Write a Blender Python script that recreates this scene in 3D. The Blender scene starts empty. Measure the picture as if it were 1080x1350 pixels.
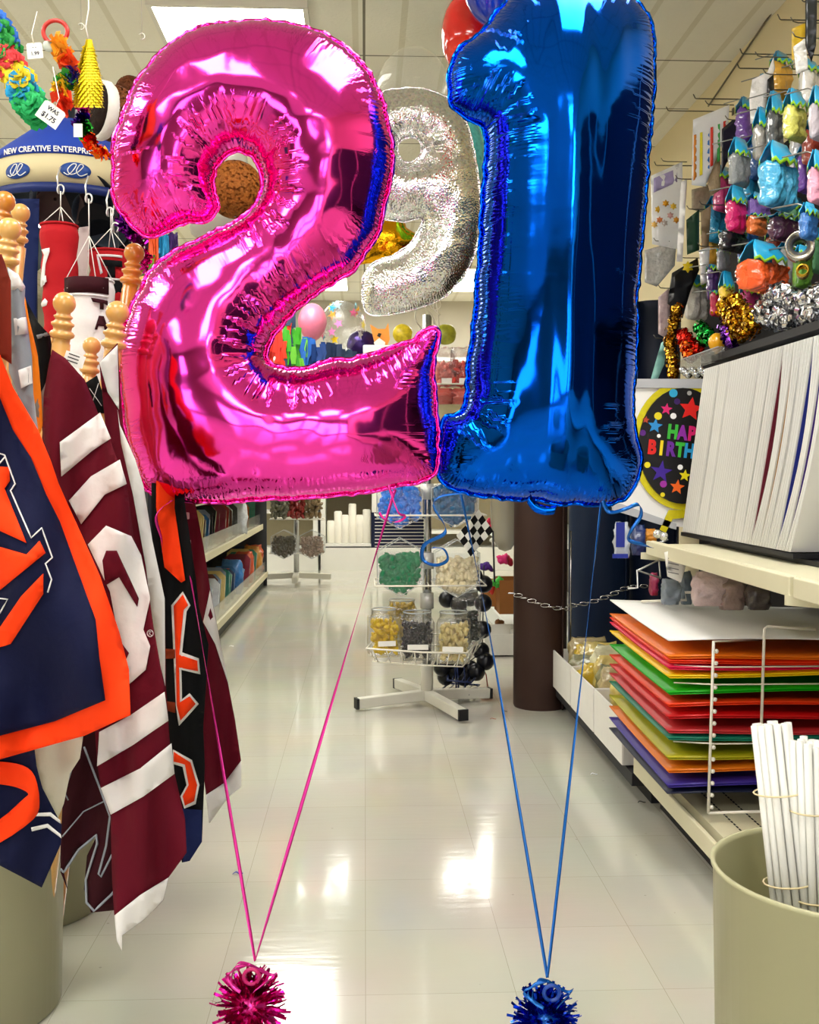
import bpy, bmesh, math, random
import numpy as np
from mathutils import Vector, Matrix, Euler, noise
from mathutils.geometry import delaunay_2d_cdt
random.seed(7)
PI = math.pi
SC = bpy.context.scene
COL = SC.collection
# ------------------------------------------------------------------ camera
F = 1417.0
CAM = Vector((0, 0, 1.06))
YAW = math.atan(59 / F); PITCH = math.atan(55 / F)
cd = bpy.data.cameras.new('camera'); cam = bpy.data.objects.new('camera', cd); COL.objects.link(cam)
cam.location = CAM; cam.rotation_euler = Euler((PI / 2 - PITCH, 0, -YAW))
cd.sensor_fit = 'HORIZONTAL'; cd.sensor_width = 36; cd.lens = F * 36 / 1080; cd.clip_start = .05
SC.camera = cam
ROT = cam.rotation_euler.to_matrix()
# ------------------------------------------------------------------ light
w = bpy.data.worlds.new('world'); SC.world = w; w.use_nodes = True
w.node_tree.nodes['Background'].inputs[0].default_value = (.9, .95, 1, 1)
w.node_tree.nodes['Background'].inputs[1].default_value = .25
SC.view_settings.view_transform = 'Standard'; SC.view_settings.look = 'None'
SC.view_settings.gamma = 1; SC.view_settings.exposure = 0.72
PANEL = 11.0          # emission of the ceiling panels
ZC = 2.93            # ceiling height
# ------------------------------------------------------------------ helpers
def ray(px, py): return ROT @ Vector(((px - 540) / F, (675 - py) / F, -1))
def P(px, py, y):
    r = ray(px, py); return CAM + r * (y / r.y)
def PX(px, py, x):
    r = ray(px, py); return CAM + r * (x / r.x)
def PZ(px, py, z=0):
    r = ray(px, py); return CAM + r * ((z - CAM.z) / r.z)
def lin(c):
    if isinstance(c, str):
        c = c.lstrip('#'); c = [int(c[i:i + 2], 16) / 255 for i in (0, 2, 4)]
    else: c = [v / 255 for v in c[:3]]
    return tuple(v / 12.92 if v <= .04045 else ((v + .055) / 1.055) ** 2.4 for v in c) + (1,)
MATS = {}
def M(c, rough=.5, metal=0, var=.12, scale=30, bump=.0, bscale=60, coat=0, alpha=1, trans=0, emit=0, sheen=0, key=''):
    k = (str(c), rough, metal, var, scale, bump, bscale, coat, alpha, trans, emit, sheen, key)
    if k in MATS: return MATS[k]
    m = bpy.data.materials.new('mat_%d' % len(MATS)); m.use_nodes = True
    nt = m.node_tree; b = nt.nodes['Principled BSDF']; N = nt.nodes.new; L = nt.links.new
    col = lin(c)
    tc = N('ShaderNodeTexCoord')
    if var > 0:
        no = N('ShaderNodeTexNoise'); no.inputs['Scale'].default_value = scale; no.inputs['Detail'].default_value = 3
        L(tc.outputs['Object'], no.inputs['Vector'])
        mx = N('ShaderNodeMix'); mx.data_type = 'RGBA'
        mx.inputs['A'].default_value = tuple(v * (1 - var) for v in col[:3]) + (1,)
        mx.inputs['B'].default_value = tuple(min(1, v * (1 + var)) for v in col[:3]) + (1,)
        L(no.outputs['Fac'], mx.inputs['Factor']); L(mx.outputs['Result'], b.inputs['Base Color'])
    else: b.inputs['Base Color'].default_value = col
    b.inputs['Roughness'].default_value = rough; b.inputs['Metallic'].default_value = metal
    b.inputs['Coat Weight'].default_value = coat; b.inputs['Alpha'].default_value = alpha
    b.inputs['Transmission Weight'].default_value = trans
    if not metal and rough > .38: b.inputs['Specular IOR Level'].default_value = .18 if rough >= .7 else .32
    if sheen: b.inputs['Sheen Weight'].default_value = sheen
    if emit:
        b.inputs['Emission Color'].default_value = col; b.inputs['Emission Strength'].default_value = emit
    if bump:
        n2 = N('ShaderNodeTexNoise'); n2.inputs['Scale'].default_value = bscale; n2.inputs['Detail'].default_value = 4
        L(tc.outputs['Object'], n2.inputs['Vector'])
        bp = N('ShaderNodeBump'); bp.inputs['Strength'].default_value = bump; bp.inputs['Distance'].default_value = .01
        L(n2.outputs['Fac'], bp.inputs['Height']); L(bp.outputs['Normal'], b.inputs['Normal'])
    MATS[k] = m
    return m
def cloth(c): return M(c, .8, 0, .1, 8, .2, 40)
def foil(c, r=.16): return M(c, r, 1, .05, 20, .35, 25)
def tins(c): return M(c, .22, 1, .1, 50)
def plastic_clear():
    if 'pc' in MATS: return MATS['pc']
    m = bpy.data.materials.new('clear_plastic'); m.use_nodes = True; nt = m.node_tree
    nt.nodes.clear(); N = nt.nodes.new; L = nt.links.new
    o = N('ShaderNodeOutputMaterial'); mx = N('ShaderNodeMixShader'); t = N('ShaderNodeBsdfTransparent'); g = N('ShaderNodeBsdfGlossy')
    t.inputs[0].default_value = (.93, .94, .95, 1); g.inputs[0].default_value = (1, 1, 1, 1); g.inputs['Roughness'].default_value = .12
    fr = N('ShaderNodeLayerWeight'); fr.inputs[0].default_value = .35
    no = N('ShaderNodeTexNoise'); no.inputs['Scale'].default_value = 30; bp = N('ShaderNodeBump'); bp.inputs['Strength'].default_value = .5; bp.inputs['Distance'].default_value = .01
    L(no.outputs['Fac'], bp.inputs['Height']); L(bp.outputs['Normal'], g.inputs['Normal']); L(bp.outputs['Normal'], fr.inputs['Normal'])
    mt = N('ShaderNodeMath'); mt.operation = 'MULTIPLY_ADD'; mt.inputs[1].default_value = .6; mt.inputs[2].default_value = .05
    L(fr.outputs['Fresnel'], mt.inputs[0]); L(mt.outputs[0], mx.inputs[0]); L(t.outputs[0], mx.inputs[1]); L(g.outputs[0], mx.inputs[2]); L(mx.outputs[0], o.inputs[0])
    MATS['pc'] = m
    return m
class MB:
    def __init__(s): s.v = []; s.f = []; s.sm = []; s.mi = []; s.cur = 0
    def add(s, v, f, smooth=False, T=None):
        n = len(s.v)
        if T is not None: v = [T @ Vector(p) for p in v]
        s.v += [tuple(p) for p in v]; s.f += [tuple(i + n for i in q) for q in f]; s.sm += [smooth] * len(f); s.mi += [s.cur] * len(f)
        return s
    def box(s, c, d, T=None, rz=0):
        x, y, z = [q / 2 for q in d]; c = Vector(c); R = Matrix.Rotation(rz, 3, 'Z')
        v = [c + R @ Vector((a * x, b * y, e * z)) for a in (-1, 1) for b in (-1, 1) for e in (-1, 1)]
        return s.add(v, [(0, 1, 3, 2), (4, 6, 7, 5), (0, 4, 5, 1), (2, 3, 7, 6), (0, 2, 6, 4), (1, 5, 7, 3)], False, T)
    def bar(s, a, b, wd, h):      # beam of width wd and height h from a to b
        a = Vector(a); b = Vector(b); d = (b - a).normalized(); up = Vector((0, 0, 1))
        if abs(d.z) > .9: up = Vector((0, 1, 0))
        r = d.cross(up).normalized(); u = r.cross(d)
        v = [p + r * (wd / 2 * i) + u * (h / 2 * j) for p in (a, b) for i, j in ((-1, -1), (1, -1), (1, 1), (-1, 1))]
        return s.add(v, [(3, 2, 1, 0), (4, 5, 6, 7), (0, 1, 5, 4), (1, 2, 6, 5), (2, 3, 7, 6), (3, 0, 4, 7)])
    def tube(s, pts, r, n=8, closed=False, cap=True):
        pts = [Vector(p) for p in pts]; m = len(pts); v = []; f = []
        rr = r if isinstance(r, (list, tuple)) else [r] * m
        ref = None
        for i, p in enumerate(pts):
            if closed: d = pts[(i + 1) % m] - pts[i - 1]
            else: d = pts[min(i + 1, m - 1)] - pts[max(i - 1, 0)]
            d = d.normalized() if d.length > 1e-9 else Vector((0, 0, 1))
            if ref is None: ref = Vector((0, 0, 1)) if abs(d.z) < .9 else Vector((1, 0, 0))
            a = (ref - d * ref.dot(d)).normalized(); b = d.cross(a); ref = a
            for k in range(n):
                t = 2 * PI * k / n; v.append(p + (a * math.cos(t) + b * math.sin(t)) * rr[i])
        for i in range(m if closed else m - 1):
            for k in range(n):
                j = (i + 1) % m; f.append((i * n + k, i * n + (k + 1) % n, j * n + (k + 1) % n, j * n + k))
        if not closed and cap: f += [tuple(range(n))[::-1], tuple((m - 1) * n + k for k in range(n))]
        return s.add(v, f, True)
    def lathe(s, prof, n=24, T=None, cap=True):      # prof: (r, z)
        v = []; f = []; m = len(prof)
        for r, z in prof:
            for k in range(n): v.append((r * math.cos(2 * PI * k / n), r * math.sin(2 * PI * k / n), z))
        for i in range(m - 1):
            for k in range(n): f.append((i * n + k, i * n + (k + 1) % n, (i + 1) * n + (k + 1) % n, (i + 1) * n + k))
        if cap: f += [tuple(range(n))[::-1], tuple((m - 1) * n + k for k in range(n))]
        return s.add(v, f, True, T)
    def ball(s, c, r, n=16, sc=(1, 1, 1), T=None):
        prof = [(max(1e-4, math.sin(PI * i / (n // 2))) * r, -math.cos(PI * i / (n // 2)) * r) for i in range(n // 2 + 1)]
        TT = Matrix.Translation(Vector(c)) @ Matrix.Diagonal((*sc, 1))
        return s.lathe(prof, n, TT if T is None else T @ TT, cap=False)
    def ribbon(s, pts, wd, nrm):     # flat strip following pts; nrm vector or list = width direction
        v = []; f = []
        for i, p in enumerate(pts):
            nn = Vector(nrm[i] if isinstance(nrm, list) else nrm)
            v += [Vector(p) - nn * wd / 2, Vector(p) + nn * wd / 2]
        for i in range(len(pts) - 1): f.append((2 * i, 2 * i + 1, 2 * i + 3, 2 * i + 2))
        return s.add(v, f, True)
    def prism(s, poly, T, h):       # polygon in xy of T, thick h along +z of T
        n = len(poly)
        tri = tri2d([poly])
        pts, tr = tri
        v = [(x, y, 0) for x, y in pts] + [(x, y, h) for x, y in pts]; k = len(pts)
        f = [(c, b, a) for a, b, c in tr] + [(a + k, b + k, c + k) for a, b, c in tr]
        f += [(i, (i + 1) % n, (i + 1) % n + k, i + k) for i in range(n)]
        return s.add(v, f, False, T)
    def build(s, name, mat, parent=None, loc=None, bev=0, solid=0, sub=0):
        me = bpy.data.meshes.new(name); me.from_pydata(s.v, [], s.f)
        me.polygons.foreach_set('use_smooth', s.sm)
        mats = mat if isinstance(mat, (list, tuple)) else [mat]
        for q in mats: me.materials.append(q)
        if len(mats) > 1: me.polygons.foreach_set('material_index', s.mi)
        me.update()
        o = bpy.data.objects.new(name, me); COL.objects.link(o)
        if loc is not None:
            o.location = loc
        if parent is not None: o.parent = parent
        if solid: q = o.modifiers.new('s', 'SOLIDIFY'); q.thickness = solid; q.offset = 0
        if bev: q = o.modifiers.new('b', 'BEVEL'); q.width = bev; q.segments = 2; q.limit_method = 'ANGLE'
        if sub: q = o.modifiers.new('u', 'SUBSURF'); q.levels = sub; q.render_levels = sub
        return o
def inside(pts, polys):
    pts = np.asarray(pts, float); c = np.zeros(len(pts), bool)
    for poly in polys:
        q = np.asarray(poly, float); x, y = pts[:, 0], pts[:, 1]
        for i in range(len(q)):
            x1, y1 = q[i]; x2, y2 = q[i - 1]
            if y1 == y2: continue
            c ^= ((y1 > y) != (y2 > y)) & (x < (x2 - x1) * (y - y1) / (y2 - y1) + x1)
    return c
def tri2d(polys, inner=()):
    vs = []; es = []
    for q in polys:
        n = len(vs); vs += [Vector((p[0], p[1])) for p in q]; es += [(n + i, n + (i + 1) % len(q)) for i in range(len(q))]
    vs += [Vector((p[0], p[1])) for p in inner]
    ov, oe, of, *_ = delaunay_2d_cdt(vs, es, [], 0, 1e-7)
    pts = [(p[0], p[1]) for p in ov]
    if not of: return pts, []
    cen = [((pts[a][0] + pts[b][0] + pts[c][0]) / 3, (pts[a][1] + pts[b][1] + pts[c][1]) / 3) for a, b, c in of]
    keep = inside(cen, polys)
    return pts, [tuple(t) for t, k in zip(of, keep) if k]
def dens(poly, step):
    out = []
    for i in range(len(poly)):
        a = poly[i]; b = poly[(i + 1) % len(poly)]; L = math.hypot(b[0] - a[0], b[1] - a[1]); k = max(1, int(L / step))
        out += [(a[0] + (b[0] - a[0]) * j / k, a[1] + (b[1] - a[1]) * j / k) for j in range(k)]
    return out
def catmull(pts, k=6, closed=True):
    out = []; n = len(pts)
    rng = range(n) if closed else range(n - 1)
    for i in rng:
        g = (lambda j: pts[j % n]) if closed else (lambda j: pts[max(0, min(n - 1, j))])
        p0, p1, p2, p3 = g(i - 1), g(i), g(i + 1), g(i + 2)
        for j in range(k):
            t = j / k
            out.append(tuple(.5 * (2 * b + (c - a) * t + (2 * a - 5 * b + 4 * c - d) * t * t + (3 * b - a - 3 * c + d) * t ** 3) for a, b, c, d in zip(p0, p1, p2, p3)))
    if not closed: out.append(tuple(pts[-1]))
    return out
def tag(o, label, cat=None, group=None, kind=None):
    if label: o['label'] = label
    if cat: o['category'] = cat
    if group: o['group'] = group
    if kind: o['kind'] = kind
    return o
def thing(name, label, cat, loc=(0, 0, 0), rz=0, group=None):
    o = bpy.data.objects.new(name, None); COL.objects.link(o); o.location = loc; o.rotation_euler = (0, 0, rz)
    o.empty_display_size = .05
    return tag(o, label, cat, group)
def dup(r, loc=None, rot=None, label=None, group=None, scale=None):
    c = r.copy(); COL.objects.link(c)
    if loc is not None: c.location = loc
    if rot is not None: c.rotation_euler = rot
    if scale is not None: c.scale = scale
    if label: c['label'] = label
    if group: c['group'] = group
    def rec(a, b):
        for ch in list(a.children):
            d = ch.copy(); COL.objects.link(d); d.parent = b; rec(ch, d)
    rec(r, c)
    return c
def base(o, b):   # parent a world-space mesh under an empty at b
    o.parent = b; o.location = -Vector(b.location); return o
def struct(o): o['kind'] = 'structure'; return o
def drape(name, poly, dep, mat, off=0, step=9, th=.0012, parent=None, base_pt=None, smooth=False):
    """cloth or board shape drawn through pixel outline at depth dep(px,py)"""
    q = dens(catmull(poly, 4) if smooth else poly, step)
    xs = [p[0] for p in q]; ys = [p[1] for p in q]; inn = []
    x = min(xs) + step * .5
    while x < max(xs):
        y = min(ys) + step * .5
        while y < max(ys): inn.append((x, y)); y += step
        x += step
    if inn:
        k = inside(inn, [q]); qa = np.array(q)
        inn = [p for p, kk in zip(inn, k) if kk and np.min(np.hypot(qa[:, 0] - p[0], qa[:, 1] - p[1])) > step * .45]
    pts, tr = tri2d([q], inn)
    m = MB(); b = Vector(base_pt) if base_pt is not None else Vector((0, 0, 0))
    m.add([P(a, c, dep(a, c) - off) - b for a, c in pts], tr, True)
    return m.build(name, mat, parent, solid=th, loc=None if parent is not None else b)
_tx = {}
def text_mb(mb, s, size, T, ext=.001, bold=0, align='CENTER', bend=None):
    k = (s, size, ext, bold, align)
    if k not in _tx:
        cu = bpy.data.curves.new('t', 'FONT'); cu.body = s; cu.size = size; cu.extrude = ext; cu.offset = bold; cu.align_x = align; cu.resolution_u = 3
        o = bpy.data.objects.new('t', cu); COL.objects.link(o); dg = bpy.context.evaluated_depsgraph_get(); dg.update()
        me = bpy.data.meshes.new_from_object(o.evaluated_get(dg))
        _tx[k] = ([tuple(v.co) for v in me.vertices], [tuple(p.vertices) for p in me.polygons])
        bpy.data.objects.remove(o); bpy.data.curves.remove(cu); bpy.data.meshes.remove(me)
    v, f = _tx[k]
    if bend: v = [bend(Vector(p)) for p in v]
    mb.add(v, f, False, T)
def frame(o, right, up):
    r = Vector(right).normalized(); u = Vector(up); u = (u - r * u.dot(r)).normalized(); n = r.cross(u)
    return Matrix((( r.x, u.x, n.x, o[0]), (r.y, u.y, n.y, o[1]), (r.z, u.z, n.z, o[2]), (0, 0, 0, 1)))
def vnoise(s, per, seed=0):   # 1-D value noise
    s = np.asarray(s) / per + seed * 17.3; i = np.floor(s); t = s - i; t = t * t * (3 - 2 * t)
    h = lambda n: np.modf(np.abs(np.sin(n * 12.9898 + seed) * 43758.5453))[0] * 2 - 1
    return h(i) * (1 - t) + h(i + 1) * t
def inflate(polys, k=.8, cell=.004, step=.006, seam=.0022, fan=.006, dent=.004, period=.013, seed=0, stretch=(8, 8)):
    """polys in metres (x, z); returns verts (x, y, z), faces, uv-like (s, d, conc) arrays"""
    polys = [dens(q, .004) for q in polys]
    allb = []; S = []; NRM = []; K = []
    for pi_, q in enumerate(polys):
        a = np.array(q); d = np.roll(a, -1, 0) - np.roll(a, 1, 0); L = np.linalg.norm(np.roll(a, -1, 0) - a, axis=1)
        s = np.concatenate([[0], np.cumsum(L)[:-1]]) + pi_ * 3.3
        area = .5 * np.sum(a[:, 0] * np.roll(a[:, 1], -1) - np.roll(a[:, 0], -1) * a[:, 1])
        th = np.unwrap(np.arctan2(d[:, 1], d[:, 0])); kk = (np.roll(th, -4) - np.roll(th, 4)); kk = (kk + PI) % (2 * PI) - PI
        kk = kk / (8 * .004) * (1 if area > 0 else -1) * (1 if pi_ == 0 else -1)
        ker = np.exp(-np.linspace(-2, 2, 21) ** 2); ker /= ker.sum(); kk = np.convolve(np.concatenate([kk[-10:], kk, kk[:10]]), ker, 'valid')
        nrm = np.stack([d[:, 1], -d[:, 0]], 1); nrm /= np.linalg.norm(nrm, axis=1)[:, None] + 1e-9
        if (area < 0) != (pi_ > 0): nrm = -nrm
        allb.append(a); S.append(s); NRM.append(nrm); K.append(kk)
    B = np.concatenate(allb); S = np.concatenate(S); NR = np.concatenate(NRM); K = np.concatenate(K)
    conc = np.clip(-K / 12, 0, 1)
    # scalloped outline
    B2 = B + NR * (vnoise(S, period, seed)[:, None] * .0022 + vnoise(S, .05, seed + 1)[:, None] * .002)
    polysb = []; n = 0
    for a in allb: polysb.append([tuple(p) for p in B2[n:n + len(a)]]); n += len(a)
    mn = B.min(0) - .02; mx = B.max(0) + .02
    nx, ny = int((mx[0] - mn[0]) / cell) + 1, int((mx[1] - mn[1]) / cell) + 1
    gx, gy = np.meshgrid(mn[0] + np.arange(nx) * cell, mn[1] + np.arange(ny) * cell, indexing='ij')
    msk = inside(np.stack([gx.ravel(), gy.ravel()], 1), polysb).reshape(nx, ny)
    u = np.zeros((nx, ny)); par = (np.add.outer(np.arange(nx), np.arange(ny)) % 2).astype(bool)
    om = 1.94; I = np.s_[1:-1, 1:-1]
    for it in range(420):
        for pr in (True, False):
            nb = (u[2:, 1:-1] + u[:-2, 1:-1] + u[1:-1, 2:] + u[1:-1, :-2] + cell * cell) / 4
            sel = msk[I] & (par[I] == pr)
            ui = u[I]; ui[sel] += om * (nb[sel] - ui[sel])
    # interior points
    px, py = np.meshgrid(np.arange(mn[0], mx[0], step), np.arange(mn[1], mx[1], step), indexing='ij')
    px[:, ::2] += step * .5
    pin = np.stack([px.ravel(), py.ravel()], 1); pin = pin[inside(pin, polysb)]
    ring = np.concatenate([B2 - NR * e for e in (.0025, .006)])
    def near(q):
        idx = np.empty(len(q), int); ds = np.empty(len(q))
        for i in range(0, len(q), 2000):
            dd = np.hypot(q[i:i + 2000, 0, None] - B2[None, :, 0], q[i:i + 2000, 1, None] - B2[None, :, 1]); idx[i:i + 2000] = dd.argmin(1); ds[i:i + 2000] = dd.min(1)
        return idx, ds
    _, d0 = near(pin); pin = pin[d0 > .009]
    _, d0 = near(ring); rg = ring[(d0 > .0018) & inside(ring, polysb)]
    pts, tr = tri2d(polysb, [tuple(p) for p in np.concatenate([rg, pin])])
    pp = np.array(pts); idx, dist = near(pp); dist[dist < 1e-4] = 0
    fx = (pp[:, 0] - mn[0]) / cell; fy = (pp[:, 1] - mn[1]) / cell; ix = fx.astype(int); iy = fy.astype(int); tx = fx - ix; ty = fy - iy
    uu = u[ix, iy] * (1 - tx) * (1 - ty) + u[ix + 1, iy] * tx * (1 - ty) + u[ix, iy + 1] * (1 - tx) * ty + u[ix + 1, iy + 1] * tx * ty
    D0 = 3 * cell
    ip = B2[idx] - NR[idx] * D0; gx_ = np.clip((ip[:, 0] - mn[0]) / cell, 0, nx - 2); gy_ = np.clip((ip[:, 1] - mn[1]) / cell, 0, ny - 2); ix = gx_.astype(int); iy = gy_.astype(int); tx = gx_ - ix; ty = gy_ - iy
    u1 = u[ix, iy] * (1 - tx) * (1 - ty) + u[ix + 1, iy] * tx * (1 - ty) + u[ix, iy + 1] * (1 - tx) * ty + u[ix + 1, iy + 1] * tx * ty
    aa = np.maximum((u1 + .5 * D0 * D0) / D0, .004); ua = aa * dist - .5 * dist ** 2; wq = np.clip(dist / D0, 0, 1); wq = wq * wq
    uf = 2 * np.maximum(np.where(dist < D0, ua * (1 - wq) + uu * wq, uu), 0); h = k * uf ** .64 * (2 * u.max()) ** (-.14) * 1.08
    s = S[idx]; cc = conc[idx]
    edge = np.minimum(1, dist / .012)
    disp = seam * (.5 + .9 * np.clip(np.abs(K[idx]) / 10, 0, 1)) * np.exp(-dist / .022) * edge * (vnoise(s, period, seed) + .5 * vnoise(s, period * .45, seed + 3))
    disp *= (1 - .85 * cc)
    disp += seam * .7 * np.exp(-dist / .05) * edge * vnoise(s, period * 2.7, seed + 5)
    fanw = cc * np.clip(dist / .012, 0, 1) * np.clip((.095 - dist) / .05, 0, 1)
    disp -= fan * fanw * (1 - np.abs(np.sin(PI * s / .03))) ** 3
    nz = np.array([noise.noise(Vector((a * stretch[0], b * stretch[1], seed * 3.1))) + .5 * noise.noise(Vector((a * stretch[0] * 2.3, b * stretch[1] * 2.3, seed))) for a, b in pp])
    disp += dent * nz * np.minimum(1, dist / .05)
    hb = np.maximum(h + disp, .0006 * (dist > 0)); hb[dist == 0] = 0
    wav = vnoise(s, .09, seed + 9) * .004 * np.exp(-dist / .02)
    N = len(pp)
    v = [(pp[i, 0], wav[i] - hb[i], pp[i, 1]) for i in range(N)]
    back = {}; vv = list(v)
    for i in range(N):
        back[i] = len(vv); vv.append((pp[i, 0], wav[i] + hb[i], pp[i, 1]))
    f = []
    for a, b, c in tr:
        cr = (pp[b, 0] - pp[a, 0]) * (pp[c, 1] - pp[a, 1]) - (pp[c, 0] - pp[a, 0]) * (pp[b, 1] - pp[a, 1])
        if cr < 0: b, c = c, b
        f.append((a, b, c))
        q = (back[c], back[b], back[a])
        if not (q[0] == c and q[1] == b and q[2] == a): f.append(q)
    sv = np.zeros(len(vv)); dv = np.zeros(len(vv)); cv = np.zeros(len(vv))
    for i in range(N):
        sv[i] = sv[back[i]] = s[i]; dv[i] = dv[back[i]] = dist[i]; cv[i] = cv[back[i]] = cc[i]
    # seam flange strips
    fl = []
    n = 0
    for a in allb:
        m = len(a); w_ = vnoise(S[n:n + m], .09, seed + 9) * .004; rip = vnoise(S[n:n + m], period * .6, seed + 2) * .0035
        fl.append((B2[n:n + m], B2[n:n + m] + NR[n:n + m] * .007, w_, rip)); n += m
    return vv, f, sv, dv, cv, fl
def foil_balloon_mat(c, rough=.1, rib=.9, holo=False):
    m = bpy.data.materials.new('foil'); m.use_nodes = True; nt = m.node_tree; b = nt.nodes['Principled BSDF']; N = nt.nodes.new; L = nt.links.new
    b.inputs['Base Color'].default_value = lin(c); b.inputs['Metallic'].default_value = 1; b.inputs['Roughness'].default_value = rough
    at = N('ShaderNodeAttribute'); at.attribute_name = 'sdc'
    sp = N('ShaderNodeSeparateXYZ'); L(at.outputs['Vector'], sp.inputs[0])
    def mt(op, a, b_=None, c_=None):
        q = N('ShaderNodeMath'); q.operation = op
        for i, x in enumerate((a, b_, c_)):
            if x is None: continue
            if isinstance(x, (int, float)): q.inputs[i].default_value = x
            else: L(x, q.inputs[i])
        return q.outputs[0]
    sn = mt('SINE', mt('MULTIPLY', sp.outputs[0], 2 * PI / .0056))
    win = mt('MULTIPLY', mt('SUBTRACT', sp.outputs[1], .058), 70); win = mt('EXPONENT', mt('MULTIPLY', mt('MULTIPLY', win, win), -1))
    h1 = mt('MULTIPLY', mt('MULTIPLY', sn, win), sp.outputs[2])
    win2 = mt('EXPONENT', mt('MULTIPLY', sp.outputs[1], -55)); h2 = mt('MULTIPLY', mt('SINE', mt('MULTIPLY', sp.outputs[0], 2 * PI / .0091)), mt('MULTIPLY', win2, .5))
    tc = N('ShaderNodeTexCoord'); no = N('ShaderNodeTexNoise'); no.inputs['Scale'].default_value = 9 if not holo else 40; no.inputs['Detail'].default_value = 2
    L(tc.outputs['Object'], no.inputs['Vector'])
    h = mt('ADD', mt('ADD', h1, h2), mt('MULTIPLY', no.outputs['Fac'], 1.5))
    bp = N('ShaderNodeBump'); bp.inputs['Strength'].default_value = rib; bp.inputs['Distance'].default_value = .0012
    L(h, bp.inputs['Height']); L(bp.outputs['Normal'], b.inputs['Normal'])
    if holo:
        vo = N('ShaderNodeTexVoronoi'); vo.inputs['Scale'].default_value = 130; L(tc.outputs['Object'], vo.inputs['Vector'])
        hs = N('ShaderNodeHueSaturation'); hs.inputs['Saturation'].default_value = .28; hs.inputs['Value'].default_value = 1.0
        L(vo.outputs['Color'], hs.inputs['Color'])
        mx = N('ShaderNodeMix'); mx.data_type = 'RGBA'; mx.inputs['A'].default_value = (.95, .95, .95, 1); L(hs.outputs[0], mx.inputs['B']); mx.inputs['Factor'].default_value = .5
        L(mx.outputs['Result'], b.inputs['Base Color'])
        vb = N('ShaderNodeBump'); vb.inputs['Strength'].default_value = .5; vb.inputs['Distance'].default_value = .003; L(vo.outputs['Distance'], vb.inputs['Height']); L(bp.outputs['Normal'], vb.inputs['Normal']); L(vb.outputs['Normal'], b.inputs['Normal'])
    return m
def number_balloon(name, label, outl, depth, mat, k=.8, name_base=None, holes=(), cat='balloon', **kw):
    org = P(sum(p[0] for p in outl) / len(outl), max(p[1] for p in outl), depth)
    cv = lambda q: [((P(a, b, depth) - org).x, (P(a, b, depth) - org).z) for a, b in q]
    po = [cv(catmull(outl, 5))] + [cv(hq) for hq in holes]
    vv, f, sv, dv, cc, fl = inflate(po, k, **kw)
    t = thing(name, label, cat, org)
    m = MB(); m.add(vv, f, True); o = m.build('foil_body', mat, t)
    at = o.data.attributes.new('sdc', 'FLOAT_VECTOR', 'POINT'); at.data.foreach_set('vector', np.stack([sv, dv, cc], 1).astype(np.float32).ravel())
    m = MB()
    for a, b, w_, rip in fl:
        n = len(a); v = []
        for i in range(n): v += [(a[i, 0], w_[i], a[i, 1]), (b[i, 0], w_[i] + rip[i], b[i, 1])]
        m.add(v, [(2 * i, 2 * i + 1, 2 * ((i + 1) % n) + 1, 2 * ((i + 1) % n)) for i in range(n)], True)
    so = m.build('seam', mat, t, solid=.0006)
    at = so.data.attributes.new('sdc', 'FLOAT_VECTOR', 'POINT')
    return t
# ------------------------------------------------------------------ room
def floor_mat():
    m = bpy.data.materials.new('floor_tiles'); m.use_nodes = True; nt = m.node_tree; b = nt.nodes['Principled BSDF']; N = nt.nodes.new; L = nt.links.new
    tc = N('ShaderNodeTexCoord'); br = N('ShaderNodeTexBrick'); br.offset = 0; br.inputs['Scale'].default_value = 1
    br.inputs['Brick Width'].default_value = .305; br.inputs['Row Height'].default_value = .305; br.inputs['Mortar Size'].default_value = .0006
    br.inputs['Color1'].default_value = lin('c8c6b8'); br.inputs['Color2'].default_value = lin('cdcbbe'); br.inputs['Mortar'].default_value = lin('a5a290')
    L(tc.outputs['Object'], br.inputs['Vector'])
    no = N('ShaderNodeTexNoise'); no.inputs['Scale'].default_value = 2.2; no.inputs['Detail'].default_value = 6; L(tc.outputs['Object'], no.inputs['Vector'])
    mx = N('ShaderNodeMix'); mx.data_type = 'RGBA'; mx.blend_type = 'MULTIPLY'; mx.inputs['Factor'].default_value = .22
    L(br.outputs['Color'], mx.inputs['A']); L(no.outputs['Color'], mx.inputs['B'])
    v = N('ShaderNodeTexVoronoi'); v.inputs['Scale'].default_value = 9; L(tc.outputs['Object'], v.inputs['Vector'])
    r = N('ShaderNodeMapRange'); r.inputs[1].default_value = .02; r.inputs[2].default_value = .035; r.inputs[3].default_value = .55; r.inputs[4].default_value = 1; L(v.outputs['Distance'], r.inputs[0])
    m2 = N('ShaderNodeMix'); m2.data_type = 'RGBA'; m2.blend_type = 'MULTIPLY'; m2.inputs['Factor'].default_value = .6; L(mx.outputs['Result'], m2.inputs['A']); L(r.outputs[0], m2.inputs['B'])
    L(m2.outputs['Result'], b.inputs['Base Color'])
    n2 = N('ShaderNodeTexNoise'); n2.inputs['Scale'].default_value = 7; n2.inputs['Detail'].default_value = 3
    mp = N('ShaderNodeMapping'); mp.inputs['Scale'].default_value = (1, 5, 1); L(tc.outputs['Object'], mp.inputs[0]); L(mp.outputs[0], n2.inputs['Vector'])
    bp = N('ShaderNodeBump'); bp.inputs['Strength'].default_value = .12; bp.inputs['Distance'].default_value = .004; L(n2.outputs['Fac'], bp.inputs['Height']); L(bp.outputs['Normal'], b.inputs['Normal'])
    b.inputs['Roughness'].default_value = .13; b.inputs['Coat Weight'].default_value = .25; b.inputs['Coat Roughness'].default_value = .05
    return m
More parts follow.
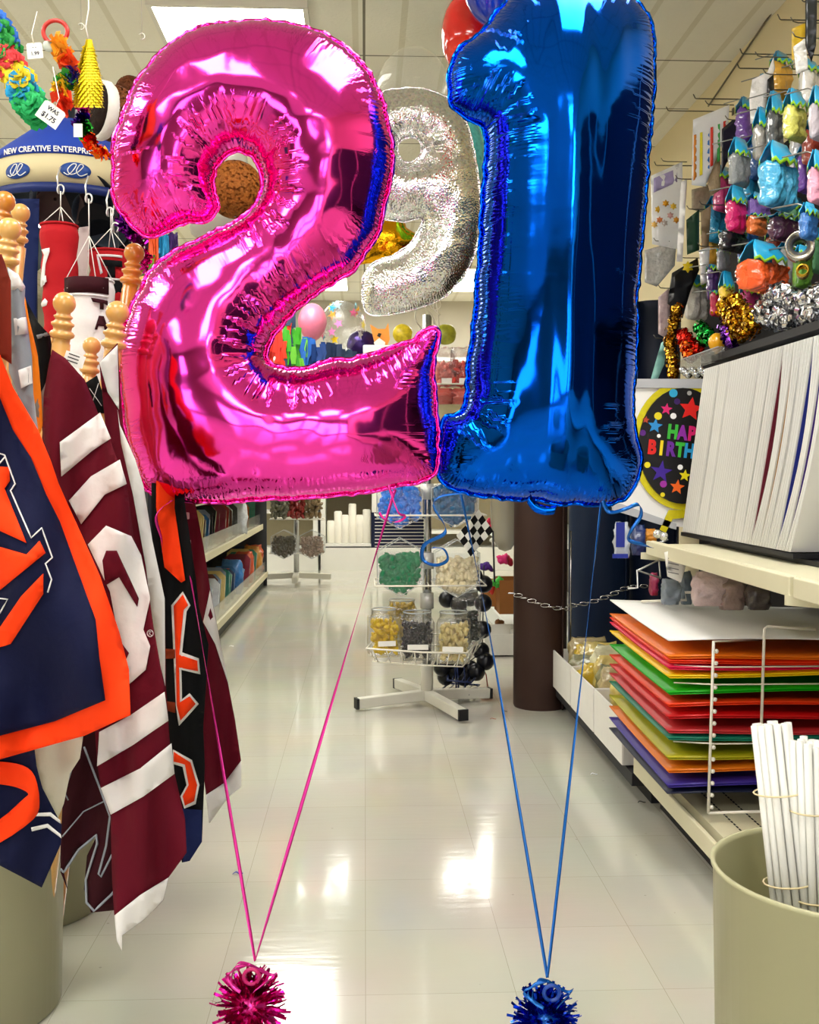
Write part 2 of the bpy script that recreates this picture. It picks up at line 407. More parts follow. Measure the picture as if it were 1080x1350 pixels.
def ceil_mat():
    m = bpy.data.materials.new('ceiling_tiles'); m.use_nodes = True; nt = m.node_tree; b = nt.nodes['Principled BSDF']; N = nt.nodes.new; L = nt.links.new
    tc = N('ShaderNodeTexCoord')
    def brick(wd, hh, mo, c1, c2, ox, oy):
        mp = N('ShaderNodeMapping'); mp.inputs['Location'].default_value = (ox, oy, 0); L(tc.outputs['Object'], mp.inputs[0])
        br = N('ShaderNodeTexBrick'); br.offset = 0; br.inputs['Scale'].default_value = 1; br.inputs['Brick Width'].default_value = wd; br.inputs['Row Height'].default_value = hh; br.inputs['Mortar Size'].default_value = mo
        br.inputs['Color1'].default_value = lin(c1); br.inputs['Color2'].default_value = lin(c1); br.inputs['Mortar'].default_value = lin(c2); L(mp.outputs[0], br.inputs['Vector']); return br
    a = brick(.203, 20, .014, 'e6e2d2', 'd6d0ba', .24, 0); c = brick(.203, .65, .004, 'ffffff', '55503f', .24, .27)
    mx = N('ShaderNodeMix'); mx.data_type = 'RGBA'; mx.blend_type = 'MULTIPLY'; mx.inputs['Factor'].default_value = .85
    c2 = brick(40, .65, .006, 'ffffff', '55503f', 0, .27)
    L(a.outputs['Color'], mx.inputs['A']); L(c2.outputs['Color'], mx.inputs['B'])
    L(mx.outputs['Result'], b.inputs['Base Color'])
    no = N('ShaderNodeTexNoise'); no.inputs['Scale'].default_value = 60; L(tc.outputs['Object'], no.inputs['Vector'])
    bp = N('ShaderNodeBump'); bp.inputs['Strength'].default_value = .3; bp.inputs['Distance'].default_value = .01; L(no.outputs['Fac'], bp.inputs['Height']); L(bp.outputs['Normal'], b.inputs['Normal'])
    b.inputs['Roughness'].default_value = .9
    return m
XW, YB, XL, YF = 1.68, 11.95, -6.0, -4.5
def slab(name, a, b, mat):
    m = MB(); a = Vector(a); b = Vector(b); m.box((a + b) / 2, b - a); return struct(m.build(name, mat))
slab('floor', (XL, YF, -.1), (XW, YB, 0), floor_mat())
slab('ceiling', (XL, YF, ZC), (XW, YB, ZC + .1), ceil_mat())
wallm = M('e2d4ae', .85, 0, .05, 3, .1, 80)
slab('wall_right', (XW, YF, -.1), (XW + .1, YB, ZC + .1), wallm)
slab('wall_back', (XL, YB, -.1), (XW + .1, YB + .1, ZC + .1), M('b5afa0', .85, 0, .06, 3))
slab('wall_left', (XL - .1, YF, -.1), (XL, YB + .1, ZC + .1), wallm)
slab('wall_front', (XL, YF - .1, -.1), (XW + .1, YF, ZC + .1), M('8a8270', .85, 0, .06, 3))
dark = M('16171b', .6, 0, .2, 6)
cream = M('d9d3b4', .45, 0, .06, 8)
white_pl = M('e8e8e2', .4, 0, .04, 9)
wire_w = M('e6e2d4', .35, 0, 0)
chrome = M('b8b8b8', .18, 1, 0)
# glazed shop front behind the viewer
for i, (x0, x1) in enumerate(((-.15, .62), (.8, 1.5), (-3.9, -2.6))):
    m = MB(); z0, z1 = .15, 2.3; xc = (x0 + x1) / 2; wd = x1 - x0
    for c, dd in (((xc, YF + .03, z0), (wd + .1, .06, .06)), ((xc, YF + .03, z1), (wd + .1, .06, .06)), ((x0, YF + .03, (z0 + z1) / 2), (.06, .06, z1 - z0)), ((x1, YF + .03, (z0 + z1) / 2), (.06, .06, z1 - z0))): m.box(c, dd)
    wn = struct(m.build('window_%d' % (i + 1), M('8c8c88', .4, .5, 0)))
    m = MB(); m.box((xc, YF + .012, (z0 + z1) / 2), (wd - .05, .008, z1 - z0 - .05)); m.build('window_pane', M('f4f2ff', .3, 0, 0, emit=3.4), wn)
# ceiling lights
def light(x0, y0, label, i=[0]):
    t = thing('ceiling_light', label, 'ceiling light', (x0 + .305, y0 + .61, ZC - .03), 0, 'recessed ceiling lights')
    m = MB()
    for a, b in (((-.32, -.625), (.32, -.605)), ((-.32, .605), (.32, .625)), ((-.32, -.605), (-.3, .605)), ((.3, -.605), (.32, .605))):
        m.box(((a[0] + b[0]) / 2, (a[1] + b[1]) / 2, .015), (b[0] - a[0], b[1] - a[1], .03))
    m.build('frame', M('dcd9cc', .5, 0, 0), t)
    m = MB(); m.box((0, 0, .012), (.6, 1.21, .006)); m.build('diffuser', M('fffdf6', .5, 0, 0, emit=PANEL), t)
light(-.85, 4.38, 'bright ceiling light panel right above the top of the pink balloon')
light(-.85, 7.1, 'ceiling light panel hidden mostly behind the pink balloon')
light(-.78, 9.9, 'far ceiling light panel seen through the curve of the pink balloon')
light(.76, 9.9, 'far ceiling light panel between silver and blue balloons')
light(.3, 1.35, 'ceiling light panel overhead in front of the blue balloon')
for x, y in ((-1.15, .3), (-.3, -2.2), (-2.6, 1.6), (-2.6, 4.6), (-2.6, 7.6), (-4.6, 3.2), (-4.6, 6.4), (-2.6, -1.4), (.7, -3.6), (.5, 5.6)):
    if (x, y) == (.5, 5.6): continue
    light(x, y, 'ceiling light panel outside the view of the photograph')
# ------------------------------------------------------------------ hero balloons
DB = 2.15
two = [(150, 215), (155, 180), (165, 150), (180, 115), (200, 85), (230, 58), (265, 38), (300, 30), (340, 29), (380, 32), (415, 40), (450, 62), (475, 85), (492, 110), (505, 140), (514, 175), (516, 210), (512, 250), (503, 285), (490, 320), (468, 350), (440, 370), (410, 390), (385, 412), (365, 432), (352, 455), (349, 470), (358, 482), (375, 487), (400, 486), (440, 477), (480, 470), (520, 460), (545, 450), (558, 438), (570, 433), (578, 441), (573, 462), (568, 490), (572, 520), (574, 560), (576, 590), (573, 618), (560, 630), (530, 637), (490, 645), (450, 650), (400, 654), (350, 657), (300, 660), (250, 660), (215, 657), (200, 650), (188, 635), (178, 610), (170, 580), (163, 540), (160, 500), (162, 460), (170, 420), (185, 385), (205, 355), (235, 330), (265, 315), (300, 298), (325, 285), (340, 265), (346, 240), (342, 218), (330, 204), (313, 198), (296, 204), (284, 218), (279, 238), (281, 256), (284, 272), (276, 286), (262, 290), (240, 293), (215, 305), (195, 308), (175, 295), (158, 272), (150, 245)]
one = [(633, 45), (612, 60), (600, 75), (595, 95), (594, 120), (597, 138), (610, 150), (630, 160), (640, 172), (641, 200), (638, 250), (633, 330), (628, 400), (622, 460), (617, 520), (612, 543), (600, 549), (587, 553), (581, 575), (579, 610), (583, 632), (600, 645), (630, 651), (660, 655), (700, 658), (740, 661), (790, 663), (815, 660), (832, 648), (842, 625), (844, 605), (838, 580), (833, 560), (834, 520), (837, 450), (840, 380), (846, 320), (851, 250), (856, 180), (860, 130), (861, 60), (855, 25), (840, 6), (820, -8), (790, -20), (740, -25), (690, -15), (655, 18)]
pink_m = foil_balloon_mat('f540b4', .1); blue_m = foil_balloon_mat('0454d2', .085)
b2 = number_balloon('number_balloon', 'pink foil number 2 balloon floating on pink ribbons', two, DB, pink_m, .74, seed=3, fan=.011, dent=.0045)
b1 = number_balloon('number_balloon', 'blue foil number 1 balloon floating on blue ribbons', one, DB, blue_m, .72, seed=8, fan=.007, dent=.006, stretch=(13, 1.8))
# ------------------------------------------------------------------ balloon weights and ribbons
DARK_P = tins('d0188c'); RIB_P = M('e0309a', .25, .5, .05); RIB_B = M('1463b8', .25, .5, .05)
def ribbon_line(pts, w0, tw=3):
    n = 60; out = []; nr = []
    pts = catmull([tuple(p) for p in pts], n, closed=False)
    for i, p in enumerate(pts):
        t = i / len(pts); a = tw * PI * t + .4; nr.append(Vector((math.cos(a), math.sin(a) * .8, 0)))
    return pts, nr
def weight(name, label, ctr, mat, rmat, r=.062, seed=1):
    rnd = random.Random(seed); t = thing(name, label, 'balloon weight', (ctr.x, ctr.y, 0))
    zc = r * .95; m = MB()
    for i in range(420):
        d = Vector((rnd.gauss(0, 1), rnd.gauss(0, 1), rnd.gauss(0, 1))).normalized()
        if d.z < -.75: d.z = -d.z
        a = Vector((0, 0, zc)) + d * r * .25; e = Vector((0, 0, zc)) + d * r * rnd.uniform(.75, 1.25); e.z = max(e.z, .002)
        s = d.cross(Vector((rnd.gauss(0, 1), rnd.gauss(0, 1), rnd.gauss(0, 1)))).normalized(); bnd = s.cross(d) * rnd.uniform(-.02, .02)
        e2 = e + bnd * .9; e2.z = max(e2.z, .002); mid = (a + e) / 2 + bnd * .4
        m.ribbon([a, mid, (mid + e) / 2 + bnd * .1, e2], .0055, s)
    m.build('tinsel_fringe', mat, t)
    m = MB(); m.ball((0, 0, zc), r * .5); m.build('core', rmat, t)
    m = MB(); m.tube([(.006 + .014 * math.cos(a), -.03, zc + r * 1.15 + .014 * math.sin(a)) for a in np.linspace(0, 2 * PI, 17)[:-1]], .0035, 8, True); m.build('ring', M('c01468' if 'pink' in label else '0c3f9c', .3, 0, 0), t)
    m = MB()
    for k in range(4):
        a0 = k * 1.4; q = [(0, -.02, zc + r * 1.45), (-.02 - .006 * k, -.03 + .01 * k, zc + r * 1.55 - .012 * k), (-.03 - .006 * k, -.04 + .01 * k, zc + r * 1.05), (-.012, -.05, zc + r * .85)]
        q = [(x * (1 if k < 3 else -1), y, z) for x, y, z in q]
        q = catmull(q, 8, False); m.ribbon(q, .007, (0.45, .6, .5))
    m.build('ribbon_loop', rmat, t, solid=.0004)
    return t
wp = PZ(330, 1368); wb = PZ(719, 1385)
weight('balloon_weight', 'pink tinsel balloon weight on the floor with a ring', wp, DARK_P, RIB_P, seed=1)
weight('balloon_weight', 'blue tinsel balloon weight on the floor', wb, tins('1040c8'), RIB_B, r=.058, seed=2)
def rib(label, a, b, mat, wd, mid=None, tw=3, cat='ribbon'):
    pts = [a] + (mid or [(Vector(a) * .5 + Vector(b) * .5)]) + [b]
    p, n = ribbon_line(pts, wd, tw); m = MB(); m.ribbon(p, wd, n)
    return tag(m.build('balloon_ribbon', mat, solid=.0005), label, cat)
kp = Vector((wp.x + .012, wp.y - .02, .155)); kb = Vector((wb.x, wb.y - .02, .145))
rib('left pink ribbon from the 2 balloon down to its weight', P(234, 657, 2.15), kp, RIB_P, .0066, tw=1.2)
rib('right pink ribbon from the 2 balloon down to its weight', P(521, 645, 2.12), kp, RIB_P, .0072, tw=1.3)
rib('left blue ribbon from the 1 balloon down to its weight', P(608, 652, 2.12), kb, RIB_B, .0062, [P(648, 850, 2.14)], tw=1)
rib('right blue ribbon from the 1 balloon down to its weight', P(793, 660, 2.15), kb, RIB_B, .0062, tw=1.1)
def curl(label, pix, d, mat, wd=.008):
    q = catmull([tuple(P(x, y, d + dz)) for x, y, dz in pix], 8, False); m = MB(); n = len(q)
    m.ribbon(q, wd, [Vector((math.cos(i * .09), .2, math.sin(i * .09) + .3)).normalized() for i in range(n)])
    return tag(m.build('curled_ribbon_tail', mat, solid=.0004), label, 'ribbon')
curl('short curled pink ribbon tail hanging left below the 2 balloon', [(226, 660, 0), (206, 680, -.02), (214, 715, .0), (210, 740, .02), (199, 762, 0), (198, 772, 0)], 2.12, RIB_P)
curl('curly pink ribbon tail beside the right corner of the 2 balloon', [(519, 655, 0), (512, 640, 0), (525, 675, -.02), (535, 680, 0), (524, 688, .01), (508, 685, 0), (500, 676, 0)], 2.1, RIB_P, .005)
curl('curled blue ribbon tail hanging below left of the 1 balloon', [(612, 650, 0), (580, 655, 0), (572, 668, 0), (588, 700, -.02), (560, 718, 0), (558, 738, .02), (575, 745, 0), (590, 738, -.02), (585, 724, -.03), (570, 722, -.02)], 2.12, RIB_B)
curl('curled blue ribbon tail below right corner of the 1 balloon', [(795, 660, 0), (803, 675, 0), (822, 672, -.02), (842, 665, -.02), (845, 680, 0), (832, 700, 0), (830, 712, .02), (848, 718, 0), (860, 722, -.02)], 2.1, RIB_B)
# inflation tails of the balloons
m = MB(); q = [P(697, 657, 2.12), P(706, 668, 2.12), P(720, 673, 2.12), P(733, 672, 2.12)]
t_ = [o for o in COL.objects if o.name == 'number_balloon.001'][0]
m.ribbon([Vector(p) - t_.location for p in catmull([tuple(p) for p in q], 6, False)], .02, (.35, 0, .9)); m.build('inflation_tail', blue_m, t_, solid=.0006)
# ------------------------------------------------------------------ right gondola
XF = .85; ZB = .167; ZS = .832
t = thing('wall_shelving', 'cream metal store shelving along the right side with dark back panels', 'shelving', (XF, 3, 0))
def part(name, mb, mat, b=t, **kw): return mb.build(name, mat, None, **kw) if b is None else base(mb.build(name, mat, None, **kw), b)
m = MB(); m.box((1.27, .425, ZB - .02), (.80, 5.75, .04)); part('base_deck', m, cream)
m = MB(); m.box((XF + .09, .425, .06), (.03, 5.75, .12)); part('kick_plate', m, dark)
m = MB(); m.box((XF - .005, .425, ZB - .03), (.012, 5.75, .05)); part('price_rail', m, cream, bev=.003)
m = MB(); m.box((1.645, .4, 1.2), (.03, 5.8, 2.1)); part('back_panel', m, M('23252c', .7, 0, .15, 5))
for k, (y0, y1) in enumerate(((2.16, 3.28), (.9, 2.14), (-.35, .88))):
    m = MB(); m.box((1.27, (y0 + y1) / 2, ZS - .014), (.78, y1 - y0, .028)); s = part('shelf', m, cream)
    m = MB(); m.box((XF + .024, (y0 + y1) / 2, ZS - .01), (.012, y1 - y0, .042)); m.box((XF + .038, (y0 + y1) / 2, ZS + .004), (.012, y1 - y0, .014)); part('price_rail', m, cream, bev=.003)
for y in (2.15, .89, -.36, 3.3):
    m = MB(); m.box((1.615, y, 1.25), (.03, .03, 2.1)); part('upright', m, cream)
    m = MB(); m.prism([(0, 0), (.74, 0), (.74, -.02), (.2, -.07), (0, -.09)], frame((1.6, y + .004, ZS - .028), (-1, 0, 0), (0, 0, 1)), .008); part('bracket', m, cream)
# upper dark shelf
m = MB(); m.box((1.38, 2.3, 1.415), (.5, 2.3, .012)); m.box((1.125, 2.3, 1.42), (.008, 2.3, .022)); part('shelf', m, M('101116', .5, 0, 0))
t['label'] = 'cream metal store shelving along the right side with dark back panels'
# deck slots drawn as dark dashes of real geometry
m = MB()
for x in (.93, .99):
    for i in range(60): m.box((x, 2.1 + i * .02, ZB + .0012), (.004, .012, .001))
part('deck_slot', m, dark)
# foam board stack
def foam(i, y, th, lean, bow, mat, x0=1.03, ht=.505, wd=.5):
    o = MB(); n = 10; v = []; f = []
    for j in range(n + 1):
        s = j / n; z = ZS + .03 + s * ht; yy = y - lean * s + bow * math.sin(PI * s); 
        v += [(x0, yy - th / 2, z), (x0, yy + th / 2, z), (x0 + wd, yy + th / 2, z), (x0 + wd, yy - th / 2, z)]
    for j in range(n):
        a = 4 * j
        for k in range(4): f.append((a + k, a + (k + 1) % 4, a + 4 + (k + 1) % 4, a + 4 + k))
    f += [(3, 2, 1, 0), (4 * n, 4 * n + 1, 4 * n + 2, 4 * n + 3)]
    o.add(v, f); ob = o.build('foam_board', mat)
    ob.data.transform(Matrix.Translation((-x0, -y, -(ZS + .03)))); ob.location = (x0, y, ZS + .03)
    return tag(ob, None, 'foam board', 'upright white foam boards')
fm = [M('e9e9e6', .6, 0, .02), M('dcdcd8', .6, 0, .02)]
NB = 94; yb = np.linspace(3.44, 2.56, NB)
cand = {14: .016, 24: .006, 48: .01, 57: .01, 64: .042, 71: .03, 76: .03, 83: .044, 89: .04}
def bowf(i):
    bow = 0
    for q, am in cand.items():
        if i > q and i <= q + 10: bow = -am * (1 - (i - q - 1) / 10)
    return bow
for i, y in enumerate(yb):
    ob = foam(i, y, (.0068 if i < 62 else .005) if i not in cand else .004, .21, bowf(i), fm[i % 2])
    ob['label'] = 'white foam board standing on edge in the tall stack on the right shelf'
# coloured sheets showing in the gaps
for q, col, lb in ((64, '7a1430', 'dark red sheet showing between the white foam boards'), (71, 'c0841e', 'tan sheet showing between the white foam boards'), (83, '1a2a90', 'blue sheet showing between the white foam boards'), (89, '401a80', 'purple sheet showing between the white foam boards')):
    ob = foam(q, yb[q] - .004, .0014, .21, bowf(q), M(col, .3, 0, 0), x0=1.034); ob.name = 'coloured_sheet'; del ob['group']; tag(ob, lb, 'sheet')
# support rack under the foam boards
m = MB(); m.box((1.28, 2.8, ZS + .007), (.44, .9, .012)); m.box((1.28, 3.0, ZS + .021), (.5, .92, .012)); tag(m.build('riser_tray', M('141418', .5, 0, 0)), 'black tray under the standing white foam boards', 'tray')
# poster board rack
names = [('e9e9e6', 'white'), ('ee7408', 'orange'), ('e83006', 'red orange'), ('e01048', 'hot pink'), ('f2cc04', 'yellow'), ('10a810', 'bright green'), ('e83808', 'orange red'), ('cc1014', 'red'), ('c03034', 'salmon red'), ('0c7a60', 'teal'), ('aca414', 'olive yellow'), ('dc7410', 'pale orange'), ('38288c', 'purple'), ('141a34', 'navy black')]
XS = .775
ztop, zbot = .632, .225
cornz = [848, 868, 892, 0, 893, 917, 934, 952, 971, 978, 1003, 1020, 1043, 1055]
fary = [793, 813, 818, 823, 833, 851, 866, 880, 893, 903, 920, 934, 950, 966]
neary = [848, 871, 877, 884, 894, 916, 934, 952, 972, 980, 1005, 1022, 1043, 1056]
pm = [M(c, .42, 0, .03) for c, _ in names]
def psheet(i, zn, zf, mat, wd=.66, ln=.66, x0=XS, th=.003):
    n = 12; v = []; y0 = 2.70
    m = MB()
    for j in range(n + 1):
        s = j / n; y = y0 + ln * s
        for k in range(7):
            u = k / 6; x = x0 + wd * u
            # sheet rests on wire tier, far edge curls up a little towards the aisle side
            z = zn + (zf - zn) * s ** 1.4 * (1 - u) ** 2 + .004 * math.sin(5 * u + i)
            v.append((x, y, z))
    f = [(j * 7 + k, j * 7 + k + 1, (j + 1) * 7 + k + 1, (j + 1) * 7 + k) for j in range(n) for k in range(6)]
    m.add(v, f, True); o = m.build('poster_board', mat, solid=th)
    return o
for i, (c, nm) in enumerate(names):
    zn = 1.06 - (neary[i] - 620) * 2.70 / F; zf = 1.06 - (fary[i] - 620) * 3.36 / F
    o = psheet(i, zn, zf, pm[i])
    if i == 0: lb = 'white poster board sheet on top of the coloured poster board rack'
    elif i == len(names) - 1: lb = 'navy black poster board at the bottom of the coloured rack'
    else: lb = '%s poster board sheet between the %s and %s sheets' % (nm, names[i - 1][1], names[i + 1][1])
    tag(o, lb, 'poster board', 'poster boards in the wire rack')
    if 0 < i < 13:
        o2 = psheet(i, zn - .0055, zf - .006, pm[i], ln=.655, wd=.655, x0=XS + .004, th=.002)
        tag(o2, 'second %s poster board directly under the %s one in the rack' % (nm, nm), 'poster board', 'poster boards in the wire rack')
r = thing('wire_rack', 'white wire rack holding the coloured poster boards', 'rack', (.9, 2.66, ZB))
def wire(pts, rad=.004, b=r, nm='wire', mat=wire_w, closed=False):
    q = MB(); q.tube(pts, rad, 6, closed); return base(q.build(nm, mat), b)
yw = 2.66; A = P(941, 846, yw); B = P(934, 1072, yw)
wire([B, A, P(1007, 843, yw + .25), ], nm='front_post')
q = MB()
for i in range(14): c = B.lerp(A, (i + .5) / 14.3); q.ball((c.x + .008, c.y, c.z), .006, 8)
base(q.build('notch', wire_w), r)
wire([B, P(1000, 1070, yw), P(1090, 1069, yw)], nm='bottom_wire')
wire([P(1003, 990, 2.7), P(1008, 829, 2.7), P(1012, 826, 2.7), P(1075, 830, 2.7)], nm='back_post')
wire([P(846, 793, 3.3), P(905, 791, 3.2), P(903, 781, 3.2), P(985, 782, 3.15), P(986, 797, 3.15)], nm='top_loop')
for i in (1, 4, 8): z = P(885, neary[i] + 8, 2.7).z; wire([(XS + .02, 2.72, z), (XS + .12, 2.69, z), (XS + .5, 2.69, z)], .002, nm='tier_wire')
# ------------------------------------------------------------------ bin with paper sticks
def bin_(label, c, r_, h):
    t = thing('waste_bin', label, 'bin', (c[0], c[1], 0))
    m = MB(); m.lathe([(r_ * .9, 0), (r_ * .93, .004), (r_, h), (r_ + .003, h + .002), (r_ + .003, h + .007), (r_ - .002, h + .007), (r_ - .004, h), (r_ * .89, .01)], 64, cap=False); m.lathe([(.001, .006), (r_ * .9, .006)], 64, cap=False)
    m.build('bin_body', M('a8a684' if 'right' in label else '9c9a7c', .42, 0, .05, 5), t)
    return t
bin_('grey beige bin at the lower right holding white paper sticks', (.618, 1.33), .168, .545)
bin_('grey beige bin at the lower left holding the flag poles', (-.80, 2.12), .205, .52)
bin_('second flag bin standing just behind the lower left bin', (-.83, 2.62), .2, .5)
def bundle(label, tp, bt, rad, n, ln, seed):
    rnd = random.Random(seed); t = thing('stick_bundle', label, 'bundle', bt); d = (tp - bt); dn = d.normalized()
    a = dn.cross(Vector((0, 1, 0))).normalized(); b = dn.cross(a)
    rr = .0052; pos = []
    for i in range(-6, 7):
        for j in range(-6, 7):
            x = (i + .5 * (j % 2)) * 2 * rr * 1.01; y = j * 1.75 * rr
            if x * x + y * y < rad * rad: pos.append((x, y))
    for x, y in pos:
        o = a * x + b * y; m = MB(); e = rnd.uniform(-.014, .014)
        m.tube([o, o * 1.04 + d * (1 + e)], rr, 8); m.build('paper_stick', M('dcdcd6', .55, 0, .02), t)
    m = MB()
    for s in (.35, .72):
        m.tube([dn * d.length * s + (a * math.cos(q) + b * math.sin(q)) * (rad + .006) for q in np.linspace(0, 2 * PI, 20)[:-1]], .0012, 5, True)
    m.build('tie_band', M('d8c9a0', .5, 0, 0), t)
bundle('left bundle of white paper sticks standing in the right bin', P(1017, 955, 1.36), P(1052, 1275, 1.33) , .025, 26, 0, 3)
bundle('right bundle of white paper sticks standing in the right bin', P(1068, 978, 1.33), P(1078, 1290, 1.33), .024, 24, 0, 4)
# ------------------------------------------------------------------ cartons on lower shelf beyond the poster rack
t = thing('carton_row', '', None); bpy.data.objects.remove(t)
cart = M('e4e2dc', .6, 0, .04)
def clearbag(mb, c, w_, d_, h_, seed=0, n=12):
    rnd = random.Random(seed); v = []; f = []; cols_ = 22
    for i in range(n + 1):
        s = i / n; bw = min(1, .86 + s) if s < .75 else 1 - (s - .75) * .9; bd = math.sin(PI * min(1, max(.12, s * 1.05))) ** .6 if s < .85 else .12
        for k in range(cols_):
            t_ = 2 * PI * k / cols_; x = math.copysign(abs(math.cos(t_)) ** .55, math.cos(t_)); y = math.copysign(abs(math.sin(t_)) ** .7, math.sin(t_))
            q = noise.noise(Vector((x * 2.6 + seed, y * 2.6, s * 5))) * .5 + noise.noise(Vector((x * 7, y * 7 + seed, s * 12))) * .4
            v.append((c[0] + x * w_ / 2 * bw * (1 + q * .5), c[1] + y * d_ / 2 * bd * (1 + q), c[2] + s * h_ * (1 + q * .1)))
    for i in range(n):
        for k in range(cols_): f.append((i * cols_ + k, i * cols_ + (k + 1) % cols_, (i + 1) * cols_ + (k + 1) % cols_, (i + 1) * cols_ + k))
    f += [tuple(range(cols_))[::-1], tuple(n * cols_ + k for k in range(cols_))]
    return mb.add(v, f, True)
for k, (y0, lb) in enumerate(((3.40, 'near white carton with a purple sun mark on the lower right shelf'), (3.84, 'middle white carton of bagged decorations on the lower right shelf'), (4.28, 'far white carton of bagged decorations beside the brown roll'))):
    t = thing('carton', lb, 'carton', (.98, y0 + .21, .11)); L_ = .42; W_ = .3; H = .16
    for nm, c, d in (('side_panel', (-W_ / 2, 0, H / 2), (.006, L_, H)), ('side_panel', (W_ / 2, 0, H / 2), (.006, L_, H)), ('end_panel', (0, -L_ / 2, H / 2), (W_, .006, H)), ('end_panel', (0, L_ / 2, H / 2), (W_, .006, H)), ('bottom', (0, 0, .003), (W_, L_, .006))):
        m = MB(); m.box(c, d); m.build(nm, cart, t)
    if k == 0:
        m = MB(); T = frame((-.03, -L_ / 2 - .004, H * .5), (1, 0, 0), (0, 0, 1))
        for q in range(12): a = q * PI / 6; m.prism([(-.003, .012), (.003, .012), (0, .03)], T @ Matrix.Translation((-.04, 0, 0)) @ Matrix.Rotation(a, 4, 'Z'), .001)
        m.lathe([(.011, 0), (.011, .001)], 16, T @ Matrix.Translation((-.04, 0, 0)))
        m.build('printed_mark', M('9c2a6c', .6, 0, 0), t)
    rnd = random.Random(k)
    for q in range(5):
        m = MB(); y = y0 + .04 + q * .085; clearbag(m, (.96 + rnd.uniform(-.03, .05), y, .13), .17, .07, .19 + rnd.uniform(-.03, .03), seed=q + 10 * k)
        col = [('d8b83a', 'yellow'), ('b9a878', 'tan'), ('e4dcb8', 'cream'), ('8c8a60', 'olive'), ('d9c470', 'pale gold')][(q + k) % 5]
        o = m.build('gift_bag', M(col[0], .3, 0, .4, 25, .6, 30, coat=.8))
        tag(o, '%s bagged item in the %s white carton' % (col[1], ('near', 'middle', 'far')[k]), 'bag', 'bagged items in the cartons')
m = MB(); m.box((1.0, 4.0, .085), (.32, 1.36, .04)); m.box((1.02, 4.0, .03), (.22, 1.3, .06)); tag(m.build('low_plinth', M('26262a', .6, 0, .1)), 'low dark plinth under the white cartons', 'plinth')
# ------------------------------------------------------------------ rolls
def roll(name, label, px0, px1, yfloor, mat, zt, core=True):
    f = PZ((px0 + px1) / 2, yfloor); rr = (px1 - px0) / 2 / F * (f.y + .1); c = (f.x, f.y + rr)
    t = thing(name, label, 'fabric roll', (c[0], c[1], 0))
    m = MB(); m.lathe([(rr * .97, 0), (rr, .01), (rr, zt - .01), (rr * .97, zt), (.03, zt)], 48, cap=False); m.lathe([(.001, 0.001), (rr * .97, 0.001)], 24, cap=False); m.build('rolled_material', mat, t)
    m = MB(); m.lathe([(.03, 0.002), (.03, zt + .01), (.024, zt + .01), (.024, .002)], 20, cap=False); m.build('core_tube', M('8a6a44', .8, 0, 0), t)
    m = MB(); m.box((rr * .72, -rr * .72, zt / 2), (.006, .02, zt)); m.build('loose_edge', mat, t, bev=.002)
    return c, rr
cb, rb_ = roll('fabric_roll', 'tall dark brown roll standing on the floor below the blue balloon', 682, 753, 938, M('3a2620', .55, 0, .08, 3), 1.75)
cn, rn_ = roll('fabric_roll', 'tall navy blue roll standing behind the white cartons', 757, 838, 905, M('12233e', .5, 0, .1, 3), 1.93)
cn2, _ = roll('fabric_roll', 'second navy roll right of the tall navy roll', 836, 902, 900, M('101c34', .5, 0, .1, 3), 1.9)
m = MB()
pa = Vector((cb[0] - rb_ - .02, cb[1] - .1, .52)); pb_ = Vector((cn[0] + .2, cn[1] - rn_ - .05, .5)); nn = 26
for i in range(nn):
    s = i / nn; c = pa.lerp(pb_, s); c.z -= .07 * math.sin(PI * min(1, s * 1.2)); c.y = min(c.y, cb[1] - math.sqrt(max(0, (rb_ + .008) ** 2 - (c.x - cb[0]) ** 2))) if abs(c.x - cb[0]) < rb_ + .008 else c.y
    d = Vector((.022, 0, 0)); u = Vector((0, .25, 1)).normalized() if i % 2 else Vector((0, 1, -.25)).normalized()
    m.tube([c + d * math.cos(a) * .9 + u * .008 * math.sin(a) for a in np.linspace(0, 2 * PI, 11)[:-1]], .0026, 5, True)
tag(m.build('chain', M('c9c9c9', .25, 1, 0)), 'silver link chain strung across the brown and navy rolls', 'chain')
m = MB(); m.tube([P(753, 700, 4.7), P(752, 870, 4.7)], .004, 6); tag(m.build('upright_rod', chrome), 'thin white rod between the brown and navy rolls', 'rod')
# ------------------------------------------------------------------ spinner rack with latex balloon bins
D = 4.85
c0 = PZ(563, 930); CX, CY = c0.x, c0.y
rk = thing('spinner_rack', 'white and chrome spinner rack with bins of loose balloons in the middle of the aisle', 'display rack', (CX, CY, 0))
def rp(name, mb, mat, b=rk, **kw): return base(mb.build(name, mat, **kw), b)
m = MB(); m.tube([(CX, CY, .05), (CX, CY, .19)], .028, 20); rp('collar', m, M('d2d0c4', .4, 0, 0))
m = MB(); m.tube([(CX, CY, .15), (CX, CY, 1.75)], .02, 20); rp('post', m, chrome)
for (x, y) in ((-.31, -.10), (.29, .10), (.13, -.34), (-.12, .34)):
    m = MB(); e = Vector((CX + x, CY + y, .03)); m.bar((CX, CY, .05), (e.x, e.y, .035), .042, .045); lg = rp('leg', m, M('cfcdc0', .45, 0, .04), bev=.004)
    m = MB(); d = Vector((x, y, 0)).normalized(); m.bar(Vector((e.x, e.y, .034)), Vector((e.x, e.y, .034)) + d * .012, .044, .047); c = m.build('end_cap', M('17171a', .5, 0, 0), lg)
for z in (.62, .93, .44): 
    m = MB(); m.tube([(CX, CY, z), (CX, CY, z + .07)], .03, 20); rp('hub', m, M('c9c9c4', .35, .3, 0))
